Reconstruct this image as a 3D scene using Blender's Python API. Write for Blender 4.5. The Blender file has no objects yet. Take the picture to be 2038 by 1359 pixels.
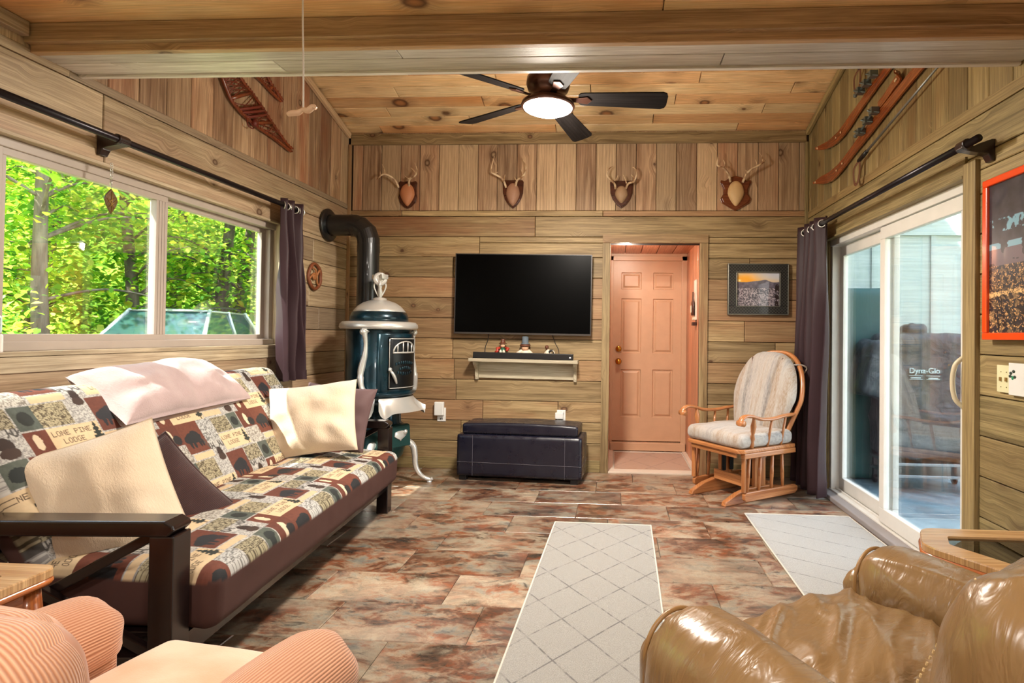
import bpy, math, random
import numpy as np
from mathutils import Vector, Matrix, noise as mnoise
random.seed(7); PI = math.pi
scene = bpy.context.scene
COL = scene.collection

# ------------------------------------------------------------------ camera
CAM_H = 1.18
yaw, pitch, roll, FPX = .0566, .0132, .0127, 1120.16
fw = Vector((-math.sin(yaw)*math.cos(pitch), math.cos(yaw)*math.cos(pitch), math.sin(pitch)))
rt = Vector((math.cos(yaw), math.sin(yaw), 0)); up = rt.cross(fw)
r2 = math.cos(roll)*rt + math.sin(roll)*up; u2 = -math.sin(roll)*rt + math.cos(roll)*up
cd = bpy.data.cameras.new('camera'); cam = bpy.data.objects.new('camera', cd); COL.objects.link(cam)
M = Matrix((r2, u2, -fw)).transposed().to_4x4(); M.translation = (0, 0, CAM_H); cam.matrix_world = M
cd.sensor_width = 36; cd.lens = FPX/2038*36
cd.shift_x = (1019-1161.37)/2038; cd.shift_y = (652.24-679.5)/2038
cd.clip_start = .02; cd.clip_end = 400
scene.camera = cam

# ------------------------------------------------------------------ world, sun, exposure
vs = scene.view_settings
vs.view_transform = 'Standard'; vs.look = 'None'; vs.gamma = 1; vs.use_curve_mapping = False
vs.exposure = 0.34
FAN_W, REC_W, FILL_W = 74., 12., 30.
SKY_STRENGTH, SUN_STRENGTH = 5.2, 24.0
w = bpy.data.worlds.new('sky'); scene.world = w; w.use_nodes = True
nt = w.node_tree; bg = nt.nodes['Background']
tc = nt.nodes.new('ShaderNodeTexCoord'); sx = nt.nodes.new('ShaderNodeSeparateXYZ'); cr = nt.nodes.new('ShaderNodeValToRGB')
nt.links.new(tc.outputs['Generated'], sx.inputs[0]); nt.links.new(sx.outputs['Z'], cr.inputs[0]); nt.links.new(cr.outputs[0], bg.inputs['Color'])
cr.color_ramp.elements[0].position = 0.0; cr.color_ramp.elements[0].color = (1.0, .96, .9, 1)
cr.color_ramp.elements[1].position = .6; cr.color_ramp.elements[1].color = (.62, .78, 1.0, 1)
bg.inputs['Strength'].default_value = SKY_STRENGTH
sd = bpy.data.lights.new('sun', 'SUN'); sd.energy = SUN_STRENGTH; sd.angle = math.radians(.6); sd.color = (1, .95, .88)
sun = bpy.data.objects.new('sun', sd); COL.objects.link(sun)
SUN_DIR = Vector((.68, .73, -1.25)).normalized()
sun.rotation_euler = SUN_DIR.to_track_quat('-Z', 'Y').to_euler()

# ------------------------------------------------------------------ helpers: colour and materials
def lin(c):
    c = c/255.
    return c/12.92 if c <= .04045 else ((c+.055)/1.055)**2.4
def C(r, g, b): return (lin(r), lin(g), lin(b), 1)

class NT:
    def __init__(s, name):
        s.m = bpy.data.materials.new(name); s.m.use_nodes = True; s.t = s.m.node_tree
        s.b = s.t.nodes['Principled BSDF']
    def n(s, ty, ins=None, **kw):
        nd = s.t.nodes.new('ShaderNode'+ty)
        for k, v in kw.items(): setattr(nd, k, v)
        for k, v in (ins or {}).items():
            if isinstance(v, bpy.types.NodeSocket): s.t.links.new(v, nd.inputs[k])
            else: nd.inputs[k].default_value = v
        return nd
    def math(s, op, a, b=0., c=None):
        i = {0: a, 1: b}
        if c is not None: i[2] = c
        return s.n('Math', i, operation=op).outputs[0]
    def vmul(s, v, t): return s.n('VectorMath', {0: v, 1: t}, operation='MULTIPLY').outputs[0]
    def vadd(s, v, t): return s.n('VectorMath', {0: v, 1: t}, operation='ADD').outputs[0]
    def noise(s, v, scale, detail=4, rough=.55, dist=0):
        return s.n('TexNoise', {'Vector': v, 'Scale': scale, 'Detail': detail, 'Roughness': rough, 'Distortion': dist}).outputs[0]
    def ramp(s, f, stops, interp='LINEAR'):
        r = s.n('ValToRGB', {0: f}); e = r.color_ramp; e.interpolation = interp
        while len(e.elements) < len(stops): e.elements.new(.5)
        for k, (p, c) in enumerate(stops):
            e.elements[k].position = p; e.elements[k].color = c
        return r.outputs[0]
    def mix(s, f, a, b, mode='MIX'):
        n_ = s.n('Mix', data_type='RGBA', blend_type=mode)
        for k, v in ((0, f), (6, a), (7, b)):
            if isinstance(v, bpy.types.NodeSocket): s.t.links.new(v, n_.inputs[k])
            else: n_.inputs[k].default_value = v
        return n_.outputs[2]
    def mr(s, v, a, b, c=0., d=1.):
        return s.n('MapRange', {0: v, 1: a, 2: b, 3: c, 4: d}).outputs[0]
    def set(s, **kw):
        for k, v in kw.items():
            k = {'col': 'Base Color', 'rough': 'Roughness', 'metal': 'Metallic', 'spec': 'Specular IOR Level', 'sheen': 'Sheen Weight',
                 'coat': 'Coat Weight', 'trans': 'Transmission Weight', 'emis': 'Emission Color', 'estr': 'Emission Strength', 'alpha': 'Alpha',
                 'coatr': 'Coat Roughness', 'ior': 'IOR', 'sub': 'Subsurface Weight'}[k]
            if isinstance(v, bpy.types.NodeSocket): s.t.links.new(v, s.b.inputs[k])
            else: s.b.inputs[k].default_value = v
        return s
    def bump(s, h, strength=.3, dist=.01):
        s.t.links.new(s.n('Bump', {'Height': h, 'Strength': strength, 'Distance': dist}).outputs[0], s.b.inputs['Normal'])
        return s
    def obj(s): return s.n('TexCoord').outputs['Object']
    def uv(s): return s.n('UVMap').outputs[0]
    def rnd(s):
        a = s.n('Attribute', attribute_name='rnd'); return a.outputs['Color']

def wood(name, c1, c2, alt, alt2, knot=(70, 40, 22), kn=.55, rough=.55, ring=.5, coat=0., bump=.25, vary=.22, kr=.075, kscale=3.2, spec=.4, cellv=1.3):
    """boards: UV is metres (along, across); the face attribute 'rnd' moves and tints every board"""
    m = NT(name); uv = m.uv(); rd = m.rnd()
    off = m.vmul(rd, (37., 53., 0.)); p = m.vadd(uv, off)
    vo = m.n('TexVoronoi', {'Vector': m.vmul(p, (1., cellv, 1.)), 'Scale': kscale, 'Randomness': 1.})
    dist, cell = vo.outputs['Distance'], vo.outputs['Color']
    cs = m.n('SeparateColor', {0: cell})
    on = m.math('LESS_THAN', cs.outputs[0], kn)
    rad = m.math('MULTIPLY_ADD', cs.outputs[1], kr, kr*.45)
    dn = m.math('ADD', dist, m.math('MULTIPLY_ADD', m.noise(p, 40, 2), .04, -.02))
    kfac = m.math('MULTIPLY', m.mr(m.math('DIVIDE', dn, rad), 1.15, .8), on)
    kcore = m.math('MULTIPLY', m.mr(m.math('DIVIDE', dn, rad), .75, .35), on)
    warp = m.math('MULTIPLY', m.mr(dist, .32, 0, 0, .05), on)
    sp = m.n('SeparateXYZ', {0: p}); q = m.n('CombineXYZ', {0: sp.outputs[0], 1: m.math('ADD', sp.outputs[1], warp), 2: 0.}).outputs[0]
    g1 = m.noise(m.vmul(q, (1.6, 26, 1)), 1., 6, .6, .6)
    g2 = m.noise(m.vmul(q, (5., 210, 1)), 1., 4, .6)
    wv = m.n('TexWave', {'Vector': m.vmul(q, (1.2, 13, 1)), 'Scale': 1., 'Distortion': 7., 'Detail': 2., 'Detail Scale': .6, 'Detail Roughness': .6}, wave_type='BANDS', bands_direction='Y', wave_profile='SAW').outputs[0]
    col = m.ramp(g1, [(.28, C(*c2)), (.62, C(*c1))])
    rs = m.n('SeparateColor', {0: rd})
    big = m.noise(m.vmul(p, (.9, 5., 1)), 1., 3)
    col = m.mix(m.math('MULTIPLY', m.mr(big, .42, .66), m.mr(rs.outputs[2], .2, .9)), col, C(*alt))
    col = m.mix(m.math('MULTIPLY', m.mr(rs.outputs[0], .45, 1), .75), col, C(*alt2))
    col = m.mix(m.math('MULTIPLY', m.mr(wv, .55, 1), ring), col, m.mix(.55, col, C(*c2), 'MULTIPLY'))
    col = m.mix(m.mr(g2, .62, .4, 0, .45), col, m.mix(1., col, (.35, .3, .27, 1), 'MULTIPLY'))
    br = m.math('MULTIPLY_ADD', rs.outputs[1], vary*2, 1-vary)
    col = m.mix(1., col, m.n('CombineColor', {0: br, 1: br, 2: br}).outputs[0], 'MULTIPLY')
    halo = m.math('MULTIPLY', m.mr(m.math('DIVIDE', dn, rad), 2.6, 1.), on)
    col = m.mix(m.math('MULTIPLY', halo, .35), col, C(*knot))
    col = m.mix(m.math('MULTIPLY', kfac, .85), col, C(*knot))
    col = m.mix(m.math('MULTIPLY', kcore, .45), col, C(*alt2))
    m.set(col=col, rough=rough, coat=coat, coatr=.15, spec=spec)
    m.bump(m.math('ADD', m.math('MULTIPLY', g1, .5), m.math('MULTIPLY', g2, .6)), bump, .004)
    return m.m

def plain(name, c, rough=.5, metal=0., bump=0, bscale=60, **kw):
    m = NT(name); o = m.obj(); n = m.noise(o, 9, 4)
    a = C(*c); d = tuple(x*.82 for x in a[:3])+(1,)
    m.set(col=m.mix(n, a, d), rough=rough, metal=metal, **kw)
    if bump: m.bump(m.noise(o, bscale, 5), bump, .004)
    return m.m

# ------------------------------------------------------------------ helpers: meshes
class MB:
    def __init__(s): s.v = []; s.f = []; s.uv = []; s.rn = []; s.mi = []; s.r = None; s.m = 0; s.T = None
    def rr(s): return s.r if s.r is not None else (.3, .5, .5)
    def av(s, p):
        s.v.append(tuple(s.T @ Vector(p)) if s.T is not None else tuple(p)); return len(s.v)-1
    def af(s, ids, uv=None):
        s.f.append(tuple(ids)); s.uv.append(uv or [(0., 0.)]*len(ids)); s.rn.append(s.rr()); s.mi.append(s.m)
    def box(s, lo, hi, T=None, rnd=None, taper=None):
        """box between two corners; taper=(sx,sy) shrinks the top"""
        lo, hi = Vector(lo), Vector(hi); d = hi-lo; al = max(range(3), key=lambda i: abs(d[i])); c = (lo+hi)/2
        base = len(s.v); P = []
        for k in range(8):
            p = [hi[i] if (k >> i) & 1 else lo[i] for i in range(3)]
            if taper and (k >> 2) & 1: p[0] = c[0]+(p[0]-c[0])*taper[0]; p[1] = c[1]+(p[1]-c[1])*taper[1]
            P.append(p); q = Vector(p)
            if T is not None: q = T @ q
            s.av(q)
        old = s.r
        if rnd is not None: s.r = rnd
        elif s.r is None: s.r = (random.random(), random.random(), random.random())
        for ax, q in ((0, (0, 4, 6, 2)), (0, (1, 3, 7, 5)), (1, (0, 1, 5, 4)), (1, (2, 6, 7, 3)), (2, (0, 2, 3, 1)), (2, (4, 5, 7, 6))):
            oth = [i for i in range(3) if i != ax]
            ua = al if al in oth else oth[0]; va = [i for i in oth if i != ua][0]
            s.af([base+i for i in q], [(P[i][ua], P[i][va]+P[i][ax]*.37) for i in q])
        s.r = old
        return s
    def prism(s, poly, d0, d1, T=None):
        """polygon in local XY extruded along Z from d0 to d1"""
        T = T or Matrix(); n = len(poly); b = len(s.v)
        for z in (d0, d1):
            for x, y in poly: s.av(T @ Vector((x, y, z)))
        s.af([b+i for i in range(n)][::-1], [poly[i] for i in range(n)][::-1]); s.af([b+n+i for i in range(n)], [poly[i] for i in range(n)])
        for i in range(n):
            j = (i+1) % n; s.af([b+i, b+j, b+n+j, b+n+i], [(poly[i][0], poly[i][1]), (poly[j][0], poly[j][1]), (poly[j][0], poly[j][1]+.02), (poly[i][0], poly[i][1]+.02)])
        return s
    def tube(s, pts, r, n=10, cap=True, closed=False, flat=1., flatv=None):
        pts = [Vector(p) for p in pts]; m = len(pts); rs = r if isinstance(r, (list, tuple)) else [r]*m
        rings = []; prev = None; L = 0
        for i, p in enumerate(pts):
            if closed: t = pts[(i+1) % m]-pts[i-1]
            else: t = pts[min(i+1, m-1)]-pts[max(i-1, 0)]
            if t.length < 1e-9: t = Vector((0, 0, 1))
            t.normalize()
            if prev is None:
                a = Vector(flatv) if flatv is not None else (Vector((0, 0, 1)) if abs(t.z) < .9 else Vector((1, 0, 0)))
                e = (a-t*a.dot(t)).normalized()
            else: e = (prev-t*prev.dot(t)).normalized()
            prev = e; g = t.cross(e)
            if i: L += (pts[i]-pts[i-1]).length
            rings.append(([s.av(p+(e*math.cos(2*PI*k/n)*flat+g*math.sin(2*PI*k/n))*rs[i]) for k in range(n)], L))
        cnt = m if closed else m-1
        for i in range(cnt):
            (A, la), (B, lb) = rings[i], rings[(i+1) % m]
            for k in range(n):
                k2 = (k+1) % n; w_ = 2*PI*max(rs[i], .004)/n
                s.af([A[k], A[k2], B[k2], B[k]], [(la, k*w_), (la, k*w_+w_), (lb, k*w_+w_), (lb, k*w_)])
        if cap and not closed:
            s.af(rings[0][0][::-1]); s.af(rings[-1][0])
        return s
    def lathe(s, prof, n=32, T=None, a0=0, a1=2*PI, cap=True, fr=None):
        T = T or Matrix(); full = abs(a1-a0-2*PI) < 1e-6; k_ = n if full else n+1; rows = []
        for r, z in prof:
            row = []
            for i in range(k_):
                a = a0+(a1-a0)*i/n; rr = r*(fr(a, z) if fr else 1)
                row.append(s.av(T @ Vector((rr*math.cos(a), rr*math.sin(a), z))))
            rows.append(row)
        for j in range(len(prof)-1):
            for i in range(n):
                i2 = (i+1) % k_; A, B = rows[j], rows[j+1]
                s.af([A[i], A[i2], B[i2], B[i]], [(prof[j][1], i*.02), (prof[j][1], i*.02+.02), (prof[j+1][1], i*.02+.02), (prof[j+1][1], i*.02)])
        if cap and full:
            if prof[0][0] > 1e-4: s.af(rows[0][::-1])
            if prof[-1][0] > 1e-4: s.af(rows[-1])
        return s
    def grid(s, fn, nu, nv, wu=False, wv=False, su=1., sv=1.):
        b = len(s.v); cu = nu if wu else nu+1; cv = nv if wv else nv+1
        for i in range(cu):
            for j in range(cv): s.av(fn(i/nu, j/nv))
        for i in range(nu):
            for j in range(nv):
                i2, j2 = (i+1) % cu, (j+1) % cv
                s.af([b+i*cv+j, b+i2*cv+j, b+i2*cv+j2, b+i*cv+j2], [(i/nu*su, j/nv*sv), ((i+1)/nu*su, j/nv*sv), ((i+1)/nu*su, (j+1)/nv*sv), (i/nu*su, (j+1)/nv*sv)])
        return s
    def ball(s, c, r, n=12, T=None, sc=(1, 1, 1)):
        c = Vector(c)
        prof = [(math.sin(PI*i/n), -math.cos(PI*i/n)) for i in range(n+1)]
        TT = (T or Matrix()) @ Matrix.Translation(c) @ Matrix.Diagonal((r*sc[0], r*sc[1], r*sc[2], 1))
        return s.lathe([(max(a, 1e-5), z) for a, z in prof], max(8, n), TT, cap=False)
    def build(s, name, mats, parent=None, smooth=False, bevel=0, seg=2, sub=0, ang=35, loc=None):
        me = bpy.data.meshes.new(name); me.from_pydata(s.v, [], s.f)
        if not isinstance(mats, (list, tuple)): mats = [mats]
        for m_ in mats: me.materials.append(m_)
        u = me.uv_layers.new(name='UVMap'); u.data.foreach_set('uv', np.array([c for f in s.uv for p in f for c in p], dtype=np.float32))
        if len(mats) > 1: me.polygons.foreach_set('material_index', s.mi)
        a = me.attributes.new('rnd', 'FLOAT_COLOR', 'FACE'); a.data.foreach_set('color', np.array([c for r in s.rn for c in (r[0], r[1], r[2], 1)], dtype=np.float32))
        if smooth: me.polygons.foreach_set('use_smooth', [True]*len(s.f))
        me.validate(); me.update()
        o = bpy.data.objects.new(name, me); COL.objects.link(o)
        if parent is not None: o.parent = parent
        if loc is not None: o.location = loc
        if bevel:
            b = o.modifiers.new('bevel', 'BEVEL'); b.width = bevel; b.segments = seg; b.limit_method = 'ANGLE'; b.angle_limit = math.radians(ang)
        if sub:
            b = o.modifiers.new('sub', 'SUBSURF'); b.levels = sub; b.render_levels = sub
        return o

def tag(o, label=None, cat=None, group=None, kind=None):
    if label: o['label'] = label
    if cat: o['category'] = cat
    if group: o['group'] = group
    if kind: o['kind'] = kind
    return o
def thing(name, label, cat, loc=(0, 0, 0), rz=0, group=None, rot=None):
    o = bpy.data.objects.new(name, None); COL.objects.link(o); o.empty_display_size = .1
    o.location = loc; o.rotation_euler = rot or (0, 0, rz)
    return tag(o, label, cat, group)
def st(o): o['kind'] = 'structure'; return o
def R3(): return (random.random(), random.random(), random.random())
def TR(x=0, y=0, z=0, rx=0, ry=0, rz=0):
    return Matrix.Translation((x, y, z)) @ Matrix.Rotation(rz, 4, 'Z') @ Matrix.Rotation(ry, 4, 'Y') @ Matrix.Rotation(rx, 4, 'X')
def bez(pts, n=8):
    """Catmull-Rom through points"""
    P = [Vector(p) for p in pts]; out = []
    for i in range(len(P)-1):
        p0 = P[max(i-1, 0)]; p1 = P[i]; p2 = P[i+1]; p3 = P[min(i+2, len(P)-1)]
        for k in range(n):
            t = k/n; out.append(.5*((2*p1)+(p2-p0)*t+(2*p0-5*p1+4*p2-p3)*t*t+(3*p1-p0-3*p2+p3)*t**3))
    out.append(P[-1]); return out
def lerp(a, b, t): return a+(b-a)*t
def fbm(p, s=1.): return mnoise.noise(Vector(p)*s)

def boards(mb, fr, rects, holes=(), gap=.004, th=.018):
    """rects: (u0,u1,v0,v1) boards; fr maps (u,v,w) to world with w toward the room; holes are cut out"""
    for (a, b, c, d) in rects:
        pieces = [(a, b, c, d)]
        for (ha, hb, hc, hd) in holes:
            nx = []
            for (x0, x1, y0, y1) in pieces:
                if x1 <= ha or x0 >= hb or y1 <= hc or y0 >= hd: nx.append((x0, x1, y0, y1)); continue
                if y0 < hc-1e-6: nx.append((x0, x1, y0, hc))
                if y1 > hd+1e-6: nx.append((x0, x1, hd, y1))
                m0, m1 = max(y0, hc), min(y1, hd)
                if x0 < ha-1e-6: nx.append((x0, ha, m0, m1))
                if x1 > hb+1e-6: nx.append((hb, x1, m0, m1))
            pieces = nx
        rn = R3()
        for (x0, x1, y0, y1) in pieces:
            if x1-x0 < .008 or y1-y0 < .008: continue
            g = gap/2; base = len(mb.v); pts = []
            e = .0035
            for (w_, k) in ((0, 0), (th-e, 0), (th, e)):
                for (uu, vv) in ((x0+g+k, y0+g+k), (x1-g-k, y0+g+k), (x1-g-k, y1-g-k), (x0+g+k, y1-g-k)):
                    pts.append((uu, vv)); mb.av(fr(uu, vv, w_))
            vert = (d-c) > (b-a)
            U_ = (lambda q: (q[1], q[0])) if vert else (lambda q: q)
            old = mb.r; mb.r = rn
            mb.af([base+8+i for i in range(4)], [U_(pts[8+i]) for i in range(4)])
            for l in (0, 4):
                for i in range(4):
                    j = (i+1) % 4; ids = [l+i, l+j, l+4+j, l+4+i]
                    mb.af([base+k for k in ids], [U_(pts[k]) for k in ids])
            mb.r = old

def rowrects(u0, u1, v0, v1, joints):
    us = [u0]+sorted(j for j in joints if u0 < j < u1)+[u1]
    return [(us[i], us[i+1], v0, v1) for i in range(len(us)-1)]
# ------------------------------------------------------------------ materials of the room
WL, WR, WD = -2.385, 1.618, 4.869
mat_wall = wood('weathered_pine', (184, 158, 114), (122, 98, 62), (150, 104, 70), (162, 122, 88), ring=.45, rough=.55, kn=.8, kr=.085, kscale=3.8, vary=.26)
mat_wallL = wood('weathered_pine_pale', (198, 176, 142), (146, 122, 90), (168, 134, 106), (158, 138, 116), ring=.45, rough=.5, kn=.8, kr=.085, kscale=3.8)
mat_wallR = wood('weathered_pine_olive', (176, 156, 108), (114, 98, 62), (144, 114, 72), (148, 124, 82), ring=.45, rough=.55, kn=.8, kr=.085, kscale=3.8)
mat_gable = wood('weathered_pine_brown', (198, 166, 132), (132, 98, 70), (162, 104, 74), (212, 184, 146), ring=.5, rough=.55, kn=.7, kr=.085, vary=.28)
mat_ceil = wood('knotty_pine', (250, 222, 172), (238, 198, 142), (230, 170, 108), (220, 150, 90), knot=(74, 34, 16), kn=.95, rough=.42, ring=.3, vary=.16, kscale=3.3, kr=.16, coat=.25, bump=.08)
mat_cedar = wood('cedar', (224, 156, 116), (196, 124, 84), (204, 130, 92), (214, 144, 102), kn=.2, rough=.45, coat=.3)
mat_beam = wood('beam_pine', (196, 164, 124), (150, 116, 80), (190, 146, 104), (184, 150, 112), ring=.4, rough=.5, coat=.15)

def slate():
    m = NT('slate_vinyl'); uv = m.uv(); p = m.vadd(uv, m.vmul(m.rnd(), (31., 47., 0.)))
    q = m.vmul(p, (1., 1.7, 1.))
    w1 = m.noise(q, 4.2, 12, .72, .5); w2 = m.noise(m.vadd(q, (9, 4, 0)), 7.5, 12, .74, .6); w3 = m.noise(m.vadd(q, (3, 17, 0)), 3.4, 12, .72, .5)
    col = m.ramp(w1, [(.34, C(46, 40, 36)), (.42, C(92, 66, 48)), (.48, C(134, 84, 58)), (.53, C(168, 140, 112)), (.60, C(150, 144, 128)), (.68, C(100, 102, 98))])
    col = m.mix(m.mr(w2, .53, .60, 0, .8), col, C(150, 78, 42))
    col = m.mix(m.mr(w3, .53, .61, 0, .75), col, C(180, 168, 144))
    col = m.mix(m.mr(w2, .45, .38, 0, .85), col, C(48, 46, 44))
    bigm = m.noise(m.vadd(q, (5, 5, 0)), 1.5, 5, .6, .4); hue = m.noise(m.vadd(q, (15, 2, 0)), 1.1, 4, .6)
    col = m.mix(m.mr(bigm, .50, .38, 0, .7), col, m.mix(1., col, (.42, .40, .40, 1), 'MULTIPLY'))
    col = m.mix(m.mr(bigm, .50, .62, 0, .5), col, C(206, 190, 164))
    col = m.mix(m.mr(hue, .5, .64, 0, .3), col, C(112, 112, 108))
    vein = m.math('ABSOLUTE', m.math('SUBTRACT', m.noise(q, 7, 10, .75, 2.), .5))
    col = m.mix(m.mr(vein, .012, 0, 0, .6), col, C(60, 38, 30))
    rs = m.n('SeparateColor', {0: m.rnd()})
    br = m.math('MULTIPLY_ADD', rs.outputs[1], .40, .60)
    col = m.mix(1., col, m.n('CombineColor', {0: br, 1: br, 2: br}).outputs[0], 'MULTIPLY')
    m.set(col=col, rough=m.mr(w1, .3, .7, .24, .40), spec=.75, coat=.25, coatr=.3); m.bump(m.math('ADD', w2, w1), .25, .003)
    return m.m
mat_slate = slate()
mat_dark = plain('shadow_gap_backing', (40, 32, 24), .9)
mat_vinyl = plain('white_vinyl', (226, 222, 214), .35)
mat_vinylL = plain('almond_vinyl', (176, 162, 150), .4)
mat_door = plain('peach_paint', (208, 166, 132), .38)
mat_brass = plain('polished_brass', (210, 158, 62), .22, 1.)
mat_white = plain('white_plastic', (232, 230, 224), .35)
mat_black = plain('black_plastic', (14, 14, 15), .4)
mat_blackmetal = plain('black_stovepipe', (16, 17, 19), .38, .0, coat=.3)

def glass(name, tint=(1, 1, 1), gl=1.):
    m = bpy.data.materials.new(name); m.use_nodes = True; t = m.node_tree; t.nodes.remove(t.nodes['Principled BSDF'])
    out = t.nodes['Material Output']; a = t.nodes.new('ShaderNodeBsdfTransparent'); b = t.nodes.new('ShaderNodeBsdfGlossy'); x = t.nodes.new('ShaderNodeMixShader'); f = t.nodes.new('ShaderNodeFresnel')
    a.inputs[0].default_value = (*tint, 1); b.inputs['Roughness'].default_value = .01; f.inputs[0].default_value = 1.42
    mm = t.nodes.new('ShaderNodeMath'); mm.operation = 'MULTIPLY'; mm.inputs[1].default_value = gl
    t.links.new(f.outputs[0], mm.inputs[0]); t.links.new(mm.outputs[0], x.inputs[0]); t.links.new(a.outputs[0], x.inputs[1]); t.links.new(b.outputs[0], x.inputs[2]); t.links.new(x.outputs[0], out.inputs[0])
    return m
mat_glass = glass('window_glass', (.96, .98, .97), .55)

# ------------------------------------------------------------------ floor (vinyl tiles laid across the room)
ZC = lambda y: 2.955+.28*(WD-y)
mb = MB(); mb.m = 1; mb.box((WL-.1, -.6, -.08), (WR+.02, WD+.05, -.006)); mb.m = 0
y = WD; k = 0
offs = [.1, .42, .0, .31, .52, .2]
while y > -.6:
    u = WL-.61+offs[k % 6]; tl = []
    while u < WR: tl.append(u+.61); u += .61
    boards(mb, lambda a, b, w_: (a, b, w_-.006), rowrects(WL-.02, WR, max(y-.305, -.6), y, tl), gap=.0018, th=.006)
    y -= .305; k += 1
floor = st(mb.build('floor', [mat_slate, mat_dark]))

# ------------------------------------------------------------------ back wall, with the recess to the peach door
HOLE = (-.05, .725, -.1, 1.98)
mb = MB(); FB = lambda a, b, w_: (a, WD+.018-w_, b)
zz = 2.212; k = 0
J = {0: [-.71], 1: [-1.20], 2: [-1.43, 1.14], 3: [-.3, 1.32], 4: [-1.42], 5: [.2, 1.1], 6: [-1.425, 1.36], 7: [-1.41, -.71], 8: [-1.39, 1.2], 9: [-1.15, -.49], 10: [-1.34], 11: [.9], 12: [-.6]}
while zz > .1:
    z0 = zz-.179
    boards(mb, FB, rowrects(WL, WR, max(z0, .0), zz, J.get(k, [])), [HOLE]); zz = z0; k += 1
boards(mb, FB, rowrects(WL, WR, 2.212, 2.262, [-1.9, -.12]), [HOLE], th=.022)
mb.m = 1
xs = [-2.385+.03]; xx = -2.266
while xx < WR-.02: xs.append(xx); xx += .1735
xs.append(WR)
boards(mb, FB, [(xs[i], xs[i+1], 2.262, 3.0) for i in range(len(xs)-1)], th=.014)
mb.m = 2
for a, b, c, d in ((WL-.1, -.05, -.1, 3.2), (.725, WR+.1, -.1, 3.2), (-.05, .725, 1.98, 3.2)): mb.box((a, WD+.018, c), (b, WD+.1, d))
wall_back = st(mb.build('wall_back', [mat_wall, mat_gable, mat_dark]))

mb = MB()
mb.box((WL+.02, WD-.02, 2.845), (WR-.02, WD+.01, 2.94)); st(mb.build('trim_1', mat_wall, bevel=.003))
mb = MB(); mb.box((WL, WD-.026, 2.2), (WL+.026, WD, 2.845)); mb.box((WL, WD-.026, .0), (WL+.024, WD, 2.2)); st(mb.build('trim_2', mat_wall, bevel=.003))
mb = MB(); mb.box((WR-.026, WD-.026, 1.0), (WR, WD, 2.845)); st(mb.build('trim_3', mat_wallR, bevel=.003))
# door casing
mb = MB()
mb.box((-.118, WD-.018, 0), (-.05, WD+.004, 1.98)); mb.box((.715, WD-.018, 0), (.785, WD+.004, 1.98)); mb.box((-.118, WD-.02, 1.981), (.785, WD+.004, 2.053))
st(mb.build('trim_4', mat_wall, bevel=.002))
mb = MB(); mb.box((WL+.03, WD-.012, 0), (-.119, WD+.002, .1)); mb.box((.786, WD-.012, 0), (WR-.03, WD+.002, .1)); st(mb.build('baseboard_back', mat_wallR, bevel=.004))
# recess
YD = 5.83
mb = MB()
FS = lambda a, b, w_: (.745-w_, a, b)
ys = [WD+.02, 5.07, 5.26, 5.44, 5.63, YD+.09]
boards(mb, FS, [(ys[i], ys[i+1], 0, 2.06) for i in range(5)]); mb.box((.746, WD+.1, -.05), (.80, YD+.2, 2.12)); st(mb.build('wall_recess_right', mat_cedar))
mb = MB()
FS = lambda a, b, w_: (-.07+w_, a, b)
boards(mb, FS, [(ys[i], ys[i+1], 0, 2.06) for i in range(5)]); mb.box((-.13, WD+.1, -.05), (-.071, YD+.2, 2.12)); st(mb.build('wall_recess_left', mat_cedar))
mb = MB()
xs = [-.06, .09, .25, .41, .57, .75]
boards(mb, lambda a, b, w_: (a, b, 2.045-w_), [(xs[i], xs[i+1], WD+.02, YD+.1) for i in range(5)], gap=.006); mb.box((-.12, WD+.1, 2.046), (.79, YD+.2, 2.09)); st(mb.build('ceiling_recess', mat_cedar))
mb = MB(); mb.box((-.12, YD+.07, -.05), (.79, YD+.12, 2.1)); st(mb.build('wall_recess_back', mat_cedar))
mat_sill = plain('pale_sill', (226, 208, 190), .5)
mb = MB(); mb.box((-.07, WD-.012, -.004), (.74, WD+.1, .012)); mb.box((-.06, WD+.1, -.004), (-.01, YD, .012)); mb.box((.69, WD+.1, -.004), (.735, YD, .012)); mb.box((-.01, WD+.1, -.02), (.69, YD+.07, .004)); st(mb.build('floor_recess', mat_sill, bevel=.002))
# door frame and six-panel door
mb = MB()
for b_ in (((-.052, YD-.03, 0), (-.025, YD+.03, 2.0)), ((.675, YD-.03, 0), (.727, YD+.03, 2.0)), ((-.052, YD-.03, 1.955), (.727, YD+.03, 2.0)), ((-.052, YD-.01, 2.0), (.727, YD+.03, 2.044))): mb.box(*b_)
mb.box((-.04, YD-.06, 0.012), (.72, YD+.02, .09))
st(mb.build('trim_5', mat_door, bevel=.003))
dx0, dx1, dz0, dz1 = -.03, .68, .1, 1.955
door = st(thing('door_1', None, None, ((dx0+dx1)/2, YD+.005, dz0)))
door['label'] = 'peach painted six-panel door at the back of the wood lined recess'
W_, H_ = dx1-dx0, dz1-dz0
mb = MB(); panels = []
for (a, b) in ((.135, .425), (.575, .865)):
    for (c, d) in ((.06, .355), (.47, .845), (.895, .955)): pass
cols_ = ((-.268, -.06), (.06, .268)); rows_ = ((.24, .735), (.90, 1.465), (1.56, 1.735))
us = [-W_/2]+[q for c_ in cols_ for q in c_]+[W_/2]; vs_ = [0]+[q for r_ in rows_ for q in r_]+[H_]
def inpan(i, j): return i in (1, 3) and j in (1, 3, 5)
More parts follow.
